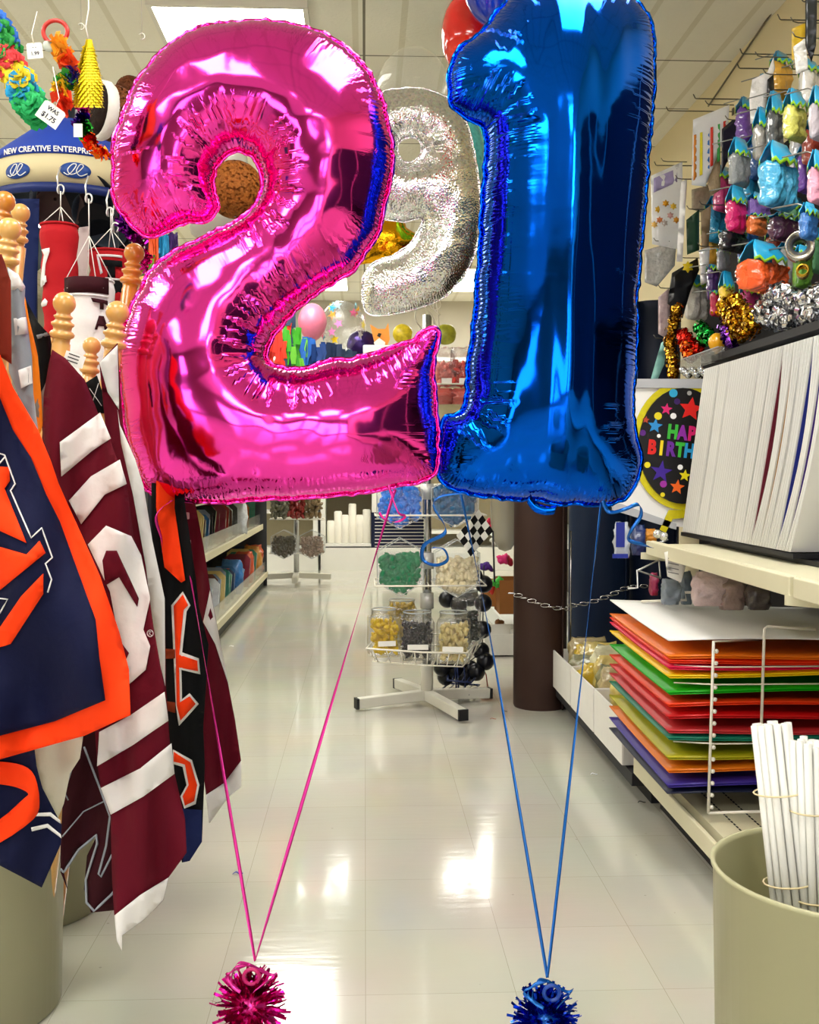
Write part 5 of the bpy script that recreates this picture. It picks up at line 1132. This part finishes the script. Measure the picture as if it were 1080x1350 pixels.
# paper pinatas
def shag(m, c, r, n, rnd, sz, ax=None, lim=-1.1, sc=(1, 1, 1)):
    for k in range(n):
        d = Vector((rnd.gauss(0, 1), rnd.gauss(0, 1), rnd.gauss(0, 1))).normalized()
        if ax is not None and d.dot(ax) < lim: continue
        p = Vector(c) + Vector((d.x * r * sc[0], d.y * r * sc[1], d.z * r * sc[2])); s = d.cross(Vector((rnd.gauss(0, 1), rnd.gauss(0, 1), rnd.gauss(0, 1)))).normalized(); u = s.cross(d)
        m.ribbon([p, p + u * sz * .5 + d * sz * .35, p + u * sz + d * sz * .2], sz * .6, s)
def coconut(lb, px, py, rpx, d, half=None, seed=1, c1='5a3014', cc=None):
    c = P(px, py, d); r = rpx / F * d; t = thing('coconut_pinata', lb, 'pinata', c); rnd = random.Random(seed)
    m = MB(); m.ball((0, 0, 0), r * .97, 20); m.build('shell', M(c1, .7, 0, .2), t)
    m = MB(); shag(m, (0, 0, 0), r, 1500, rnd, r * .16, Vector(half).normalized() if half else None, -.95 if not half else -2); m.build('paper_fringe', M(c1, .7, 0, .5, 60), t)
    if half:
        ax = Vector(half).normalized(); T = Matrix.Translation(ax * r * .35) @ ax.to_track_quat('Z', 'Y').to_matrix().to_4x4()
        m = MB(); m.lathe([(r * 1.02, -.01), (r * 1.12, .0), (r * 1.12, r * .3), (r * .8, r * .32), (r * .8, r * .22)], 30, T, cap=False); m.build('white_rim', M('d8d6ce', .7, 0, .1, bump=.5), t)
        m = MB(); m.ball((0, 0, r * .28), r * 1.0, 22, (1, 1, .38), T=T); shag(m, ax * r * .6, r * .95, 500, rnd, r * .1, ax, .45, (1, 1, 1)) if 0 else None; m.build('dark_inside', M('1c100a', .8, 0, .4, 60, .8, 50), t)
coconut('half coconut pinata with white rim at the left of the pink balloon', 150, 150, 33, 2.7, (-1, -.75, .05), 3, '6a3a18')
coconut('round brown coconut pinata behind the half coconut', 172, 120, 18, 3.1, None, 4, '5a2e12')
coconut('large shaggy brown coconut pinata seen through the loop of the pink 2', 310, 250, 35, 3.3, None, 5, '9c5a22')
m = MB(); p = P(290, 300, 3.5); m.ball(p, .07, 16, (1.4, .5, .8)); tag(m.build('grey_hat', M('bab6aa', .7, 0, .1)), 'pale grey rounded item below the tail of the pink 2', 'hat')
fluff('purple metallic tinsel hanging at the left below the tail of the pink 2', [(162, 292), (172, 305), (180, 312), (188, 330), (192, 350)], ['7c1c9c', 'a01c90', 'c8208c'], 2.6, .022, 120, mt=tins, name='tinsel_garland', sz=.006)
for i, (px, col, lb) in enumerate(((203, 'e0561c', 'orange crepe tassel below the tail of the pink 2'), (216, '1c8cc0', 'blue crepe tassel next to the orange one'), (228, '3c2060', 'dark purple crepe tassel next to the blue one'), (198, '68a02c', 'green crepe tassel low beside the finial'), (181, 'd8b41c', 'yellow crepe spikes above the honey finial'))):
    y0, y1 = ((308, 346), (308, 342), (306, 338), (335, 362), (300, 318))[i]; rn = random.Random(i); m = MB()
    for k in range(40): x = px + rn.uniform(-6, 6); a = P(x, y0 + rn.uniform(0, 6), 2.9 + rn.uniform(0, .04)); b = P(x + rn.uniform(-3, 3), y1 + rn.uniform(-8, 4), 2.9 + rn.uniform(0, .04)); m.ribbon([a, (a + b) / 2, b], .005, (1, rn.uniform(-1, 1), 0))
    tag(m.build('crepe_tassel', M(col, .55, 0, .12)), lb, 'tassel')
fluff('colourful leaf fringe behind the pale finial', [(180, 355), (190, 360), (200, 362)], ['3c8c34', 'd8a41c'], 3.0, .03, 40, sz=.008)
for x, y in ((107, 35), (187, 48)):
    m = MB(); p = P(x, y, 2.2); z = ZC; m.tube([p, Vector((p.x, p.y, z))], .0007, 4); m.tube([p + Vector((.006 * math.cos(a), 0, .006 * math.sin(a))) for a in np.linspace(-2, 2.6, 10)], .0012, 5); tag(m.build('ceiling_hook', M('c8c6ba', .4, .3, 0)), 'thin wire hook hanging from the ceiling %s' % ('near the yellow cone' if x < 150 else 'near the pink balloon'), 'hook')
# ------------------------------------------------------------------ happy birthday balloon in a white display frame
HB = 3.50
t = thing('birthday_display', 'black HAPPY BIRTHDAY foil balloon with yellow edge in a white display frame', 'display', P(880, 690, HB)); bb = t.location
def hbp(name, poly, mat, off, th=.003):
    o = P(poly[0][0], poly[0][1], HB) - bb; q = [((P(a, b, HB) - bb - o).x, (P(a, b, HB) - bb - o).z) for a, b in poly]
    m = MB(); m.prism(q, frame(o + Vector((0, -off, 0)), (1, 0, 0), (0, 0, 1)), th); return m.build(name, mat, t)
hbp('board', [(806, 503), (965, 503), (965, 700), (890, 694), (806, 668)], M('e6e6e4', .5, 0, .02), 0, .006)
for po in ([(806, 500), (965, 500), (965, 513), (806, 511)], [(806, 660), (806, 672), (890, 698), (890, 690)]): hbp('frame_edge', po, M('b4b6ba', .4, .2, 0), .008, .01)
def circ(cx, cy, rx, ry, n=40, a0=0, a1=2 * PI): return [(cx + rx * math.cos(a), cy + ry * math.sin(a)) for a in np.linspace(a0, a1, n + 1)[:-1]]
BC = (898, 588)
hbp('yellow_edge', circ(*BC, 66, 84), M('d8cc1c', .25, .4, .2, 60), .012, .004)
hbp('black_face', circ(*BC, 58, 76), M('0a090b', .45, 0, .1), .018, .006)
hbp('tail', [(868, 698), (880, 672), (905, 672), (905, 682), (885, 684), (876, 702)], M('d8cc1c', .25, .4, .2, 60), .014, .004)
st = [(908, 540, 16, 7.5, 'd8201c'), (861, 562, 10, 4.5, '2c8cd0'), (876, 540, 8, 3.5, 'd0206c'), (869, 622, 15, 6, '3c1c90'), (900, 627, 8, 3.6, 'e8d81c'), (890, 642, 10, 4.5, 'e8641c'), (849, 554, 5, 2.3, 'b04020')]
for x, y, a, b, c in st: hbp('printed_star', star_outline(x, y, a, b, 5, .15), M(c, .4, 0, 0), .025, .001)
for x, y, r, c in ((865, 549, 5, 'e0d020'), (885, 549, 4, 'f0f0f0'), (885, 519, 5.5, '2c9cc8'), (851, 613, 4, 'e0d020'), (845, 571, 4, '5c2080'), (894, 616, 3.5, 'f0f0f0'), (872, 638, 4.5, '9c2ca0'), (866, 572 + 3, 2.5, 'f0f0f0'), (871, 652, 3, 'e8d81c'), (890, 530, 4, '3c1c60'), (924, 527, 4, '3c9c3c'), (906, 519, 3, 'a0a0a0')): hbp('printed_dot', circ(x, y, r, r, 14), M(c, .4, 0, 0), .025, .001)
def letters(s, x, y, dx, hpx, cols, rot=.05):
    for i, ch in enumerate(s):
        o = P(x + (i + .5) * dx, y + i * dx * rot, HB) - bb; T = frame(o + Vector((0, -.0262, 0)), (1, 0, -rot), (rot, 0, 1)) @ Matrix.Diagonal((.95, 1.25, 1, 1))
        m = MB(); text_mb(m, ch, hpx / F * HB * 1.12, T, .0008, .0026, 'CENTER'); m.build('letter', M(cols[i % len(cols)], .4, 0, 0), t)
letters('HAPPY', 877, 578, 12.5, 18, ['3cb43c', '8c2ca0', 'd0206c', 'e0301c', 'f0901c'], .1)
letters('BIRTHDAY', 850, 598, 12.2, 18, ['d8201c', 'e8d01c', '6c2c9c', '3cb43c', '2c9cd8', 'e8641c', 'd0206c', '8c2ca0'], .1)
m = MB(); m.tube([P(872, 702, HB - .05) - bb, P(880, 712, HB - .1) - bb, P(868, 716, HB - .1) - bb], .004, 6); m.build('clip', M('c8ccd0', .2, .8, 0), t)
m = MB()
for x, y in ((867, 704), (875, 707)): m.ball(P(x, y, 3.28), .014, 12)
m.build('x', M('d4d6d6', .2, .8, 0)); o = COL.objects[-1]; o.name = 'silver_clip'; tag(o, 'pair of round silver clips below the birthday balloon', 'clip')
# price card and things on the shelf edge
t = thing('price_card', 'curled white price card clipped to the front of the upper right shelf', 'price card', P(888, 770, 3.1)); bb = t.location
drape('card', [(876, 728), (900, 722), (906, 740), (898, 768), (880, 760)], lambda x, y: 3.04 + .004 * math.sin(x * .3), M('dedcd2', .6, 0, .03), parent=t, base_pt=bb)
m = MB()
for k in range(4): m.bar(P(881, 736 + k * 6, 3.03) - bb, P(895, 739 + k * 6, 3.03) - bb, .001, .0025)
m.build('printed_lines', M('6a6a6a', .6, 0, 0), t)
for i, (px, py, w_, h_, d, col, lb) in enumerate(((820, 712, 20, 48, 3.45, 'c4ccd8', 'blue and white pack hanging at the far end of the upper right shelf'), (842, 712, 18, 40, 3.5, '18306c', 'dark blue pack beside the blue and white pack'), (858, 706, 16, 18, 3.5, 'd8902c', 'orange pack above the shelf edge'), (862, 770, 10, 30, 3.4, 'a01c50', 'magenta pack hanging under the upper right shelf'), (884, 780, 24, 34, 3.2, '7c8890', 'grey glittery pack hanging under the upper right shelf'), (935, 776, 44, 46, 3.0, 'd0b8b4', 'translucent pink tulle bundle under the upper right shelf'), (965, 782, 34, 44, 3.0, '9c8478', 'brownish tulle bundle under the upper right shelf'), (905, 775, 14, 44, 3.25, '5c6c78', 'narrow grey pack next to the tulle bundle'), (1000, 786, 30, 36, 2.95, '4c4440', 'dark tulle bundle under the upper right shelf'))):
    c = P(px, py, d); wd, h = w_ / F * d, h_ / F * d; m = MB(); clearbag(m, (c.x, c.y, c.z - h / 2), wd, .05, h, seed=60 + i); tag(m.build('hanging_pack', M(col, .3, 0, .35, 30, .4, coat=.6)), lb, 'pack', 'packs under the upper right shelf' if py > 760 else None)
m = MB(); m.tube([P(869, 740, 3.3), P(871, 762, 3.3), P(840, 752, 3.2), P(841, 775, 3.2), P(828, 776, 3.2)], .0028, 6); m.tube([P(841, 752, 3.2), P(870, 738, 3.3)], .0028, 6); tag(m.build('wire_hook', M('d0d0cc', .3, .5, 0)), 'white bent wire hook below the far end of the upper right shelf', 'hook')
m = MB(); m.box(P(818, 733, 3.42), (.05, .004, .014)); m.box(P(818, 705, 3.42), (.028, .004, .08)); tag(m.build('blue_strip', M('1c2c8c', .4, 0, 0)), 'blue edge strip on the blue and white pack', 'strip')
# dark pegboard against the wall
m = MB(); m.box((1.665, 4.3, 1.25), (.02, 1.9, 2.2)); o = m.build('pegboard', M('1d1b1c', .75, 0, .2, 4)); tag(o, 'dark pegboard on the right wall behind the hanging packs', 'pegboard')
# ------------------------------------------------------------------ hanging packs on the right wall
BH = M('1ba4d8', .35, 0, .1, 20, coat=.5); GE = M('9cd82c', .35, 0, .05, coat=.5)
def bulgy(m, w, h, dp, rnd, n=9, T=None, cr=.12):
    v = []; f = []; sd = rnd.uniform(0, 50)
    for s in (-1, 1):
        for j in range(n + 1):
            for i in range(n + 1):
                u, q = i / n * 2 - 1, j / n * 2 - 1; z = dp * (max(0, 1 - abs(u) ** 5) * max(0, 1 - abs(q) ** 6)) ** .5 * .8
                nq = noise.noise(Vector((u * 2.2 + sd, q * 2.2, s))) * .35 + noise.noise(Vector((u * 6, q * 6 + sd, s))) * .22; z *= 1 + nq; e = 1 + nq * .12
                v.append((u * w / 2 * e, s * z / 2, q * h / 2))
    N_ = (n + 1) ** 2
    for j in range(n):
        for i in range(n):
            a = j * (n + 1) + i; f.append((a, a + 1, a + n + 2, a + n + 1)); a += N_; f.append((a, a + n + 1, a + n + 2, a + 1))
    m.add(v, f, True, T)
def wpack(lb, px, py, wpx, hpx, X, col, hdr=.35, rot=.7, cnt=1, tilt=0, grp='blue headed packs on the right wall'):
    c = PX(px, py, X); d = c.y; w, h = wpx / F * d, hpx / F * d; rnd = random.Random(int(px * 7 + py)); t = thing('hanging_pack', lb, 'pack', c, rot, grp)
    bt = -h / 2; hb = h * (1 - hdr)
    for k in range(cnt):
        m = MB(); bulgy(m, w / cnt * 1.02, hb * 1.04, min(w * .6, .1), rnd, 14, Matrix.Translation((-w / 2 + w / cnt * (k + .5), 0, bt + hb / 2)) @ Matrix.Rotation(tilt, 4, 'Y')); m.build('soft_content', M(col, .5, 0, .25, 20, .9, 45, coat=1), t)
    m = MB(); n = 14; v = []; f = []
    for s in (-1, 1):
        for i in range(n + 1):
            x = -w * .52 + w * 1.04 * i / n; yy = s * (w * .37 * math.cos((i / n - .5) * 2.4)) ; zz = bt + hb * .93 + .008 * math.sin(i * 2.1)
            v += [(x, yy, zz), (x, yy, zz + h * .06), (x * .85, yy * .5, bt + h * .86), (x * .6, s * .003, h / 2)]
    for s in range(2):
        for i in range(n):
            a = (s * (n + 1) + i) * 4
            for k in range(3): f.append((a + k, a + 4 + k, a + 5 + k, a + 1 + k))
    hm = MB(); hm.add(v, f, True); hm.mi = [1 if k % 3 == 0 else 0 for k in range(len(f))]; hm.build('header', [BH, GE], t, solid=.0015)
    m = MB(); m.tube([(0, 0, h / 2 - .01), (.0, .03, h / 2 + .004), (.0, .1, h / 2 + .004)], .0022, 6); m.build('peg_hook', M('8a8a86', .3, .7, 0), t)
    return t
G = 'blue headed packs on the right wall'
for a in (('grey pack with blue header, lower left of the upper packs', 975, 214, 36, 62, 1.22, '8a8e90'), ('tan grey pack with blue header behind the grey pack', 1006, 178, 34, 70, 1.28, 'a09c94'), ('dark grey pack between the tan and yellow packs', 1022, 160, 30, 76, 1.3, '5a5e60'), ('pale yellow pack with blue header near the top right', 1048, 152, 40, 66, 1.26, 'e0dc6c'), ('grey lavender pack right of the pale yellow pack', 1078, 150, 30, 70, 1.26, 'b8b0b8')):
    wpack(*a)
wpack('light blue double pack with blue header in the middle right', 1026, 232, 62, 86, 1.2, '4cb0dc', .33, cnt=2); wpack('pink pack with blue header at the right edge', 1078, 234, 34, 70, 1.18, 'f0a0b8')
wpack('magenta pack with blue header at the left of the packs', 971, 276, 36, 60, 1.2, 'd81c70'); wpack('turquoise blue pack with blue header above the orange pack', 1000, 275, 40, 40, 1.28, '7c5cb0', .25)
wpack('small orange pack under the purple pack', 998, 296, 34, 28, 1.26, 'e87a3c', .15); wpack('purple and dark pack right of the small orange pack', 1034, 300, 52, 36, 1.26, '5a2c4c', .2)
wpack('bright orange triple pack with blue header at the lower right', 1006, 352, 78, 66, 1.14, 'ee5a1c', .42, cnt=3); wpack('small yellow pack with teal header left of the orange triple pack', 958, 384, 26, 52, 1.22, 'e8c43c', .4); wpack('green pack behind the metallic tape roll', 1058, 352, 34, 56, 1.2, '5a8c2c', .2)
wpack('blue striped pack above the metallic tape roll', 1066, 292, 32, 48, 1.1, '3c78c0', .3); wpack('black plastic pack under the magenta pack', 966, 318, 46, 28, 1.24, '15161c', .1); wpack('small grey pack under the black pack', 954, 342, 22, 30, 1.25, '8a8a90', .1); wpack('slim purple pack above the tinsel', 940, 372, 22, 46, 1.3, '4a2a6c', .1); wpack('crimson pack near the gold bow', 944, 400, 20, 34, 1.28, 'c01c48', .1)
FC = [('38a8d8', 'sky blue'), ('c8c8cc', 'pale grey'), ('d04080', 'rose'), ('4a4c54', 'charcoal'), ('e8e4dc', 'ivory'), ('7a4cb0', 'violet'), ('e8b040', 'amber'), ('2c5c9c', 'denim blue'), ('9c3c2c', 'brick red'), ('60a070', 'sage green')]
rr_ = random.Random(21)
for k, (px, py) in enumerate(((990, 250), (1056, 196), (955, 250), (1010, 130), (1068, 110), (985, 160), (940, 320), (986, 320), (1024, 328), (1076, 330), (945, 290), (1040, 345), (990, 400), (1030, 395), (918, 392), (1062, 225), (1030, 100), (1000, 208), (1072, 190), (1048, 290))):
    col, cn_ = FC[k % 10]; near_ = ('upper', 'middle', 'lower')[min(2, py // 150)]
    wpack('%s pack set back on the %s pegboard %s' % (cn_, near_, 'near the right edge' if px > 1035 else 'left of the others' if px < 975 else 'between the front packs'), px, py, 38, 60, 1.46, col, .25, grp='packs deeper on the pegboard')
# upper row: papers, banners, utensils
def sheetp(name, lb, poly, X, mat, parts=(), cat='pack', hook=True):
    d0 = PX(sum(p[0] for p in poly) / len(poly), sum(p[1] for p in poly) / len(poly), X).y
    dd = lambda x, y: d0 + .004 * math.sin(x * .5) + .003 * math.sin(y * .3)
    b = P(sum(p[0] for p in poly) / len(poly), max(p[1] for p in poly), d0); t = thing(name, lb, cat, b)
    drape('sheet', poly, dd, mat, parent=t, base_pt=b, step=7)
    for nm, po, mt in parts: drape(nm, po, dd, mt, off=.003, parent=t, base_pt=b, step=7, th=.0006)
    if hook:
        x = sum(p[0] for p in poly) / len(poly); y = min(p[1] for p in poly); q = P(x, y, d0) - b; m = MB(); m.tube([q + Vector((-.03, -.012, .012)), q + Vector((-.02, -.01, .0)), q + Vector((.0, .0, .0)), q + Vector((.09, .0, .0))], .002, 6); m.build('peg_hook', M('6a665c', .3, .7, 0), t)
    return t
PW = M('eeeeee', .35, 0, .03, coat=.4)
sheetp('party_banner', 'white pack with purple heading and gold flowers right of the blue balloon', [(858, 232), (900, 213), (900, 330), (860, 322)], 1.35, PW, [('purple_heading', [(862, 235), (893, 222), (893, 240), (862, 254)], M('a89cc8', .5, 0, .2, 60))] + [('gold_flower', star_outline(x, y, 5, 3, 6), M(c, .4, 0, .2)) for x, y, c in ((868, 276, 'e8b430'), (878, 268, 'e8a020'), (888, 272, 'e8c040'), (870, 290, 'e88a50'), (884, 284, 'd0a0a0'), (892, 290, 'e8a030'), (876, 294, 'c8b8b0'), (863, 296, 'e8b860'))])
sheetp('fringe_banner', 'white pack of rainbow striped streamers high on the right wall', [(914, 158), (962, 138), (960, 170), (952, 190), (930, 246), (912, 244)], 1.38, PW, [('%s_stripe' % n, [(x, y), (x + 3.5, y - 1), (x + 3.5, 236 - k * 6), (x - .5, 238 - k * 6)], M(c, .4, 0, 0)) for k, (n, x, y, c) in enumerate((('orange', 915, 178, 'e89030'), ('yellow', 923, 175, 'e8d830'), ('blue', 932, 171, '3c7cc8'), ('red', 937, 168, 'd83c2c'), ('green', 946, 164, '3ca048'), ('scarlet', 954, 160, 'd8302c')))])
for a in ((('white_bag'), 'large white bag of spoons hanging near the top right', [(992, 105), (1012, 95), (1020, 60 + 15), (1022, 90), (1012, 120), (1008, 160), (990, 163), (988, 130)], 1.34, M('ece9e6', .35, 0, .1, 40, .5, coat=.5)), ('black_bag', 'narrow black and clear pack beside the white spoon bag', [(1012, 105), (1020, 98), (1022, 150), (1010, 158)], 1.36, M('1c1a1c', .3, 0, .4)), ('utensil_pack', 'black long utensil pack hanging at the top right edge', [(1062, -10), (1078, -10), (1076, 60), (1070, 82), (1062, 60)], 1.2, M('14181a', .3, 0, .2)), ('utensil_pack', 'clear pack of white utensils left of the black utensil pack', [(1046, 62), (1062, 50), (1066, 92), (1050, 98)], 1.24, M('d4d2cc', .3, 0, .4, 60, .5, coat=.5)), ('yellow_pack', 'yellow and red pack behind the white utensils', [(1044, 38), (1062, 30), (1062, 60), (1050, 80), (1044, 78)], 1.4, M('d8b42c', .35, 0, .2)), ('tan_pack', 'tan paper pack below the rainbow streamers', [(934, 205), (950, 192), (950, 250), (938, 258), (932, 240)], 1.4, M('b49c7c', .5, 0, .4, 30, .4)), ('dark_pack', 'black and amber pack right of the rainbow streamers', [(952, 170), (966, 158), (984, 160), (978, 190), (958, 215), (951, 230)], 1.42, M('24222a', .3, 0, .6, 30)), ('green_pack', 'dark green pack hanging below the rainbow streamers', [(905, 290), (922, 276), (922, 330), (906, 336)], 1.35, M('2a4a34', .4, 0, .4, 40)), ('tan_pack', 'brown narrow pack right of the dark green pack', [(924, 280), (938, 270), (934, 330), (926, 345)], 1.36, M('8a7458', .4, 0, .3)), ('silver_pack', 'silver white narrow pack below the brown pack', [(922, 330), (936, 325), (934, 372), (924, 376)], 1.34, M('d8d6d4', .25, .3, .3, 60)), ('clear_pack', 'clear pack of pale items below the flower banner', [(850, 330), (892, 318), (890, 350), (866, 378), (850, 372)], 1.32, M('c8c6c2', .2, .1, .5, 50, .5, coat=.6)), ('white_pack', 'white strip pack beside the flower banner', [(898, 240), (906, 236), (900, 345), (892, 345)], 1.3, M('e8e6e2', .35, 0, .1)), ('beige_pack', 'beige crinkled pack at the centre of the right wall', [(912, 250), (936, 244), (942, 270), (924, 280), (912, 276)], 1.4, M('a89c84', .4, 0, .5, 60)), ('black_pack', 'black pack with a small yellow flower above the tinsel', [(886, 360), (920, 340), (922, 356), (910, 385), (900, 420), (880, 400)], 1.36, M('121216', .3, 0, .3)), ('clear_pack', 'clear narrow pack hanging before the navy roll', [(868, 392), (882, 380), (884, 430), (878, 446), (868, 440)], 1.28, M('c8b0b0', .2, .1, .4, 40, .4, coat=.6)), ('striped_pack', 'green, blue and red striped pack above the birthday display', [(872, 452), (880, 446), (876, 480), (866, 503), (858, 500)], 1.2, M('8cc8c0', .35, 0, .3, 40))):
    sheetp(*a)
drape('flower', star_outline(907, 352, 8, 5, 6), lambda x, y: 4.45, M('e8c820', .4, 0, .2)); tag(COL.objects[-1], 'small yellow paper flower on the black pack', 'flower')
t = thing('tape_roll', 'metallic silver and gold tape roll hanging at the right', 'tape roll', PX(1055, 326, 1.12)); 
T = Matrix.Rotation(PI / 2, 4, 'X') @ Matrix.Rotation(-.4, 4, 'Y')
m = MB(); m.lathe([(.032, -.03), (.036, -.032), (.036, .032), (.032, .03), (.024, .028), (.024, -.028), (.032, -.03)], 36, T, cap=False); m.build('tape', M('b4aea0', .25, .8, .1), t); m = MB(); m.lathe([(.024, -.026), (.018, -.026), (.018, .026), (.024, .026)], 30, T, cap=False); m.build('core', M('3a3c40', .4, .2, 0), t)
m = MB(); m.lathe([(.012, -.03), (.016, -.03), (.016, .03), (.012, .03)], 24, Matrix.Translation((.008, 0, -.062)) @ T, cap=False); m.build('gold_roll', M('c8a030', .25, .8, .1), t)
# wall hooks and cable on the upper wall
for i, (x0, y0, x1, y1) in enumerate(((1030, 26, 1062, 30), (980, 71, 1020, 76), (976, 90, 1012, 94), (918, 130, 982, 134), (882, 146, 938, 148), (1060, 2, 1080, 4), (866, 218, 910, 220), (930, 162, 960, 165), (920, 200, 945, 203), (1006, 118, 1030, 121), (1000, 152, 1012, 158))):
    a = PX(x0, y0, 1.38); b = a + Vector((XW - 1.39, .0, 0)); m = MB(); m.tube([a + Vector((-.012, 0, .018)), a + Vector((-.004, 0, .002)), a, b], .0024, 6); m.box((XW - .006, a.y, a.z), (.004, .02, .03))
    tag(m.build('wall_hook', M('5a5648', .4, .6, 0)), 'empty wire peg hook high on the right wall', 'hook', 'empty peg hooks on the right wall')
a = PX(1003, 38, XW - .01); b = PX(934, 140, XW - .01); m = MB(); m.tube([PX(1050, -30, XW - .01), a, b], .004, 6); tag(m.build('wall_cable', M('6a624c', .5, 0, 0)), 'thin cable running diagonally in perspective along the right wall', 'cable')
# tinsel on the dark upper shelf
def tinselp(lb, path, r, n, col, X, name='tinsel_garland', sz=.012):
    pts = [PX(x, y, X) for x, y in path]; b = pts[-1]; rnd = random.Random(n + int(path[0][0])); q = catmull([tuple(p) for p in pts], 8, False); m = MB()
    for k in range(n):
        c = Vector(q[rnd.randrange(len(q))]); d = Vector((rnd.gauss(0, 1), rnd.gauss(0, 1), rnd.gauss(0, 1))).normalized(); c = c + d * r * rnd.uniform(.3, 1); s = d.cross(Vector((rnd.gauss(0, 1), rnd.gauss(0, 1), rnd.gauss(0, 1)))).normalized(); u = s.cross(d)
        m.ribbon([c - b, c + u * sz * .6 + d * sz * .3 - b, c + u * sz * 1.2 - b], sz, s)
    o = m.build(name, tins(col), loc=b); tag(o, lb, 'tinsel'); return o
tinselp('silver tinsel garland heaped at the right on the dark shelf', [(1008, 408), (1020, 392), (1035, 388), (1050, 400), (1066, 395), (1085, 390), (1080, 412), (1050, 420), (1020, 422), (1010, 410), (1085, 415)], .035, 1700, 'd8dade', 1.16)
tinselp('gold tinsel bow beside the silver tinsel', [(952, 410), (966, 395), (972, 405), (985, 415), (992, 430), (975, 440), (970, 420), (960, 415)], .034, 800, 'd8a428', 1.2, 'tinsel_bow')
tinselp('long gold sequin garland hanging at the left end of the dark shelf', [(893, 405), (888, 430), (884, 450), (886, 470), (888, 495)], .026, 700, 'c8962c', 1.22)
tinselp('red foil tinsel bundle on the dark shelf', [(900, 440), (906, 455), (910, 462), (904, 445), (922, 462)], .028, 500, 'd8281c', 1.2); tinselp('orange foil tinsel below the red bundle', [(902, 455), (908, 465), (912, 470)], .024, 260, 'e8641c', 1.17)
tinselp('green foil tinsel bundle between red and gold tinsel', [(922, 432), (930, 440), (936, 446), (926, 448)], .028, 450, '1c9c3c', 1.22); tinselp('purple foil tinsel beside the gold bow', [(956, 432), (960, 445), (964, 452)], .024, 300, '7c3cb0', 1.2)
latex('small amber yellow balloon on the dark shelf', 945, 452, 11, 3.6, M('e8a818', .2, 0, .1, coat=.6), 1.2)
t = thing('clear_box', 'clear plastic tray hanging at the front of the dark shelf', 'tray', PX(925, 470, 1.12)); bb = t.location
m = MB(); m.box((0, 0, -.01), (.02, .4, .04)); m.build('tray_front', plastic_clear(), t); m = MB(); m.tube([(-.01, -.2, .01), (-.01, .2, .01)], .0015, 5); m.build('tray_rim', M('b8bcbc', .3, 0, 0), t)
for i in range(9):
    c = PX(900 + i * 4, 488 + (i % 3) * 3, 1.15); m = MB(); m.ball(c, .014, 10); tag(m.build('silver_bell', M('c0c4c8', .15, 1, 0)), 'small silver bell in the row under the dark shelf', 'bell', 'silver bells under the dark shelf')
# debris on the floor
for i, (x, y, c, lb) in enumerate(((313, 1152, '1c2c9c', 'tiny blue foil scrap on the floor by the left pink ribbon'), (783, 1021, 'e4e6ea', 'tiny silver scrap on the floor beside the white carton'), (846, 1058, '2a2622', 'small dark curl on the floor under the poster boards'), (665, 938, '3a342e', 'short dark curl on the floor right of the rack foot'), (610, 946, '2a2622', 'short dark curl on the floor beside the front rack foot'), (650, 948, 'a05a4a', 'tiny reddish scrap on the floor right of the rack'), (305, 852, 'f0f0f0', 'tiny white scrap on the floor beside the left gondola'))):
    c_ = PZ(x, y, .003); m = MB(); rn = random.Random(i); q = [c_ + Vector((-.012, 0, 0)), c_ + Vector((-.004, .006, .003)), c_ + Vector((.006, -.003, .002)), c_ + Vector((.014, .003, 0))]; m.ribbon(catmull([tuple(p) for p in q], 4, False), .005, (.2, 1, .3)); tag(m.build('floor_scrap', M(c, .4, 0, 0), solid=.0006), lb, 'scrap')
